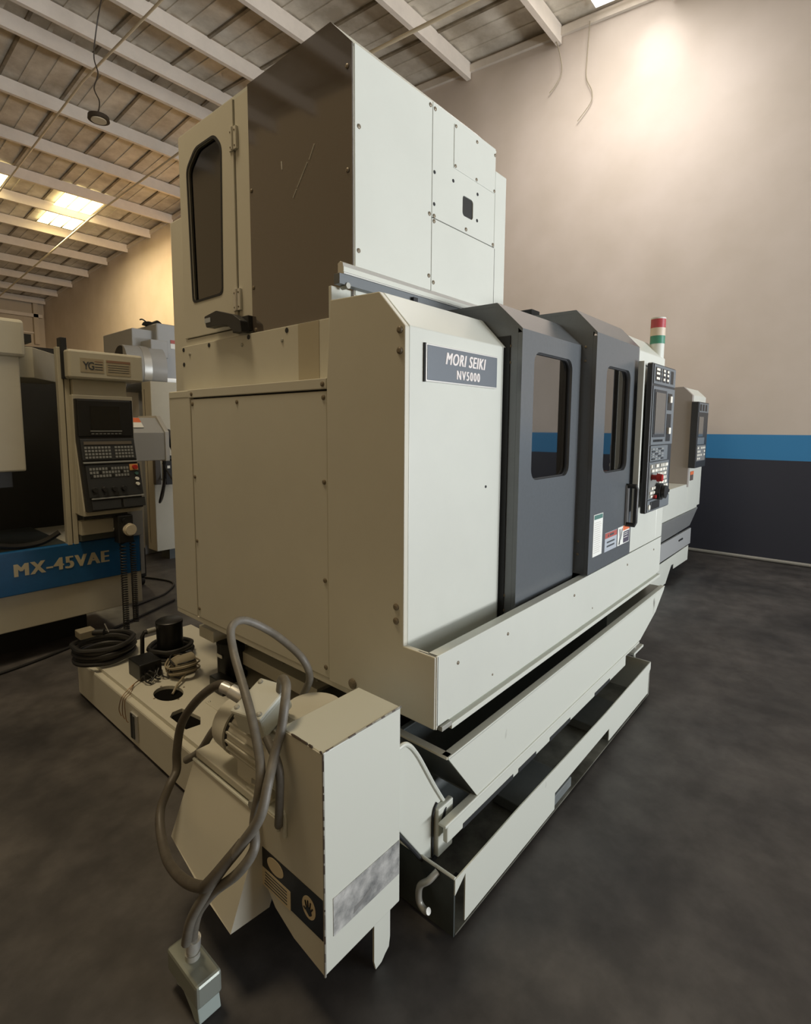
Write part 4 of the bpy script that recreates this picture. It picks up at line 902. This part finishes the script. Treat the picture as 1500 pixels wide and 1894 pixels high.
link('arm_box', prism(B(), [(4.95, 1.18), (4.95, 1.44), (5.12, 1.58), (5.5, 1.58), (5.5, 1.18)], 'x', 1.7, 2.30), GREYP, am, .004)
link('arm_end', prism(B(), [(4.94, 1.17), (4.94, 1.45), (5.11, 1.60), (5.52, 1.60), (5.52, 1.17)], 'x', 2.30, 2.34), ALU, am, .004)
link('arm_motor', cyl(cyl(B(), (2.34, 5.2, 1.38), (2.46, 5.2, 1.38), .12, .09, 20), (2.46, 5.2, 1.38), (2.52, 5.2, 1.38), .06, n=16), BLACK, am, smooth=True)
w_ = link('warning_label', prism(B(), [(4.995, 1.482), (5.10, 1.568), (5.094, 1.575), (4.989, 1.489)], 'x', 2.02, 2.13), LABEL, am)
link('label_header', prism(B(), [(5.05, 1.5285), (5.10, 1.5695), (5.094, 1.577), (5.044, 1.536)], 'x', 2.02, 2.13), ORANGE, w_)
link('arm_post', prism(B(), [(1.98, 1.18), (2.08, 1.18), (2.02, .35), (1.97, .35)], 'y', 5.1, 5.2), GREYP, am, .004)
link('arm_stand', box(B(), 1.9, 5.0, .08, 2.1, 5.4, .36), BLACK, am, .01)
for x, y in ((1.93, 5.05), (2.07, 5.35), (2.07, 5.05), (1.93, 5.35)): link('caster', cyl(B(), (x-.015, y, .045), (x+.015, y, .045), .045, n=18), RUBBER, am, smooth=True)
settle(am)
def cable(pts, label, r_=.009): return tag(link('black_cable', tube(B(), pts, r_, 8), RUBBER, smooth=True), label, 'cable')
for k, (a, b, c_, lb_) in enumerate((((2.45, 5.15, 1.30), (2.62, 5.25, .86), (2.62, 5.7, 1.10), 'black lead curving from the arm motor to the cabinet face, shallow loop'),
                          ((2.35, 5.1, 1.18), (2.34, 5.2, .75), (2.64, 5.7, .92), 'black lead hanging lowest below the arm box'),
                          ((2.5, 5.15, 1.42), (2.66, 5.1, 1.25), (2.45, 5.2, 1.17), 'thick black lead bowing right round the arm motor'))):
    a, b, c_ = Vector(a), Vector(b), Vector(c_)
    cable([a, a*.6+b*.4+Vector((.02, 0, -.04)), b, b*.5+c_*.5+Vector((0, 0, -.06)), c_], lb_, .010)
t = thing('wall_socket_box', 'black power box fixed on the cream cabinet where leads end', 'box', (2.68, 5.73, 1.02))
link('box_body', box(B(), -.035, -.04, -.16, .035, .02, .16), SEAL, t, .004); link('box_label', box(B(), -.02, -.043, .02, .01, -.039, .05), LABEL, t)
t = thing('wall_socket_box', 'dark grey narrow box hanging left of the black power box', 'box', (2.55, 5.70, 1.02))
link('box_body', box(B(), -.03, -.03, -.15, .03, .03, .15), mat('dark_box', rgb(70, 62, 50), .5), t, .004)
cable([(-1.0, 3.3, .01), (.35, 3.72, .01), (.95, 3.86, .01), (1.55, 4.1, .01), (2.05, 4.35, .01)], 'long black cable on floor running in front of the blue-banded machine')
cable([(1.7, 5.3, .01), (2.05, 5.4, .01), (2.28, 4.9, .01), (2.1, 4.6, .01), (1.9, 4.5, .01), (1.75, 4.45, .01)], 'black cable looping on floor below the caster stand')
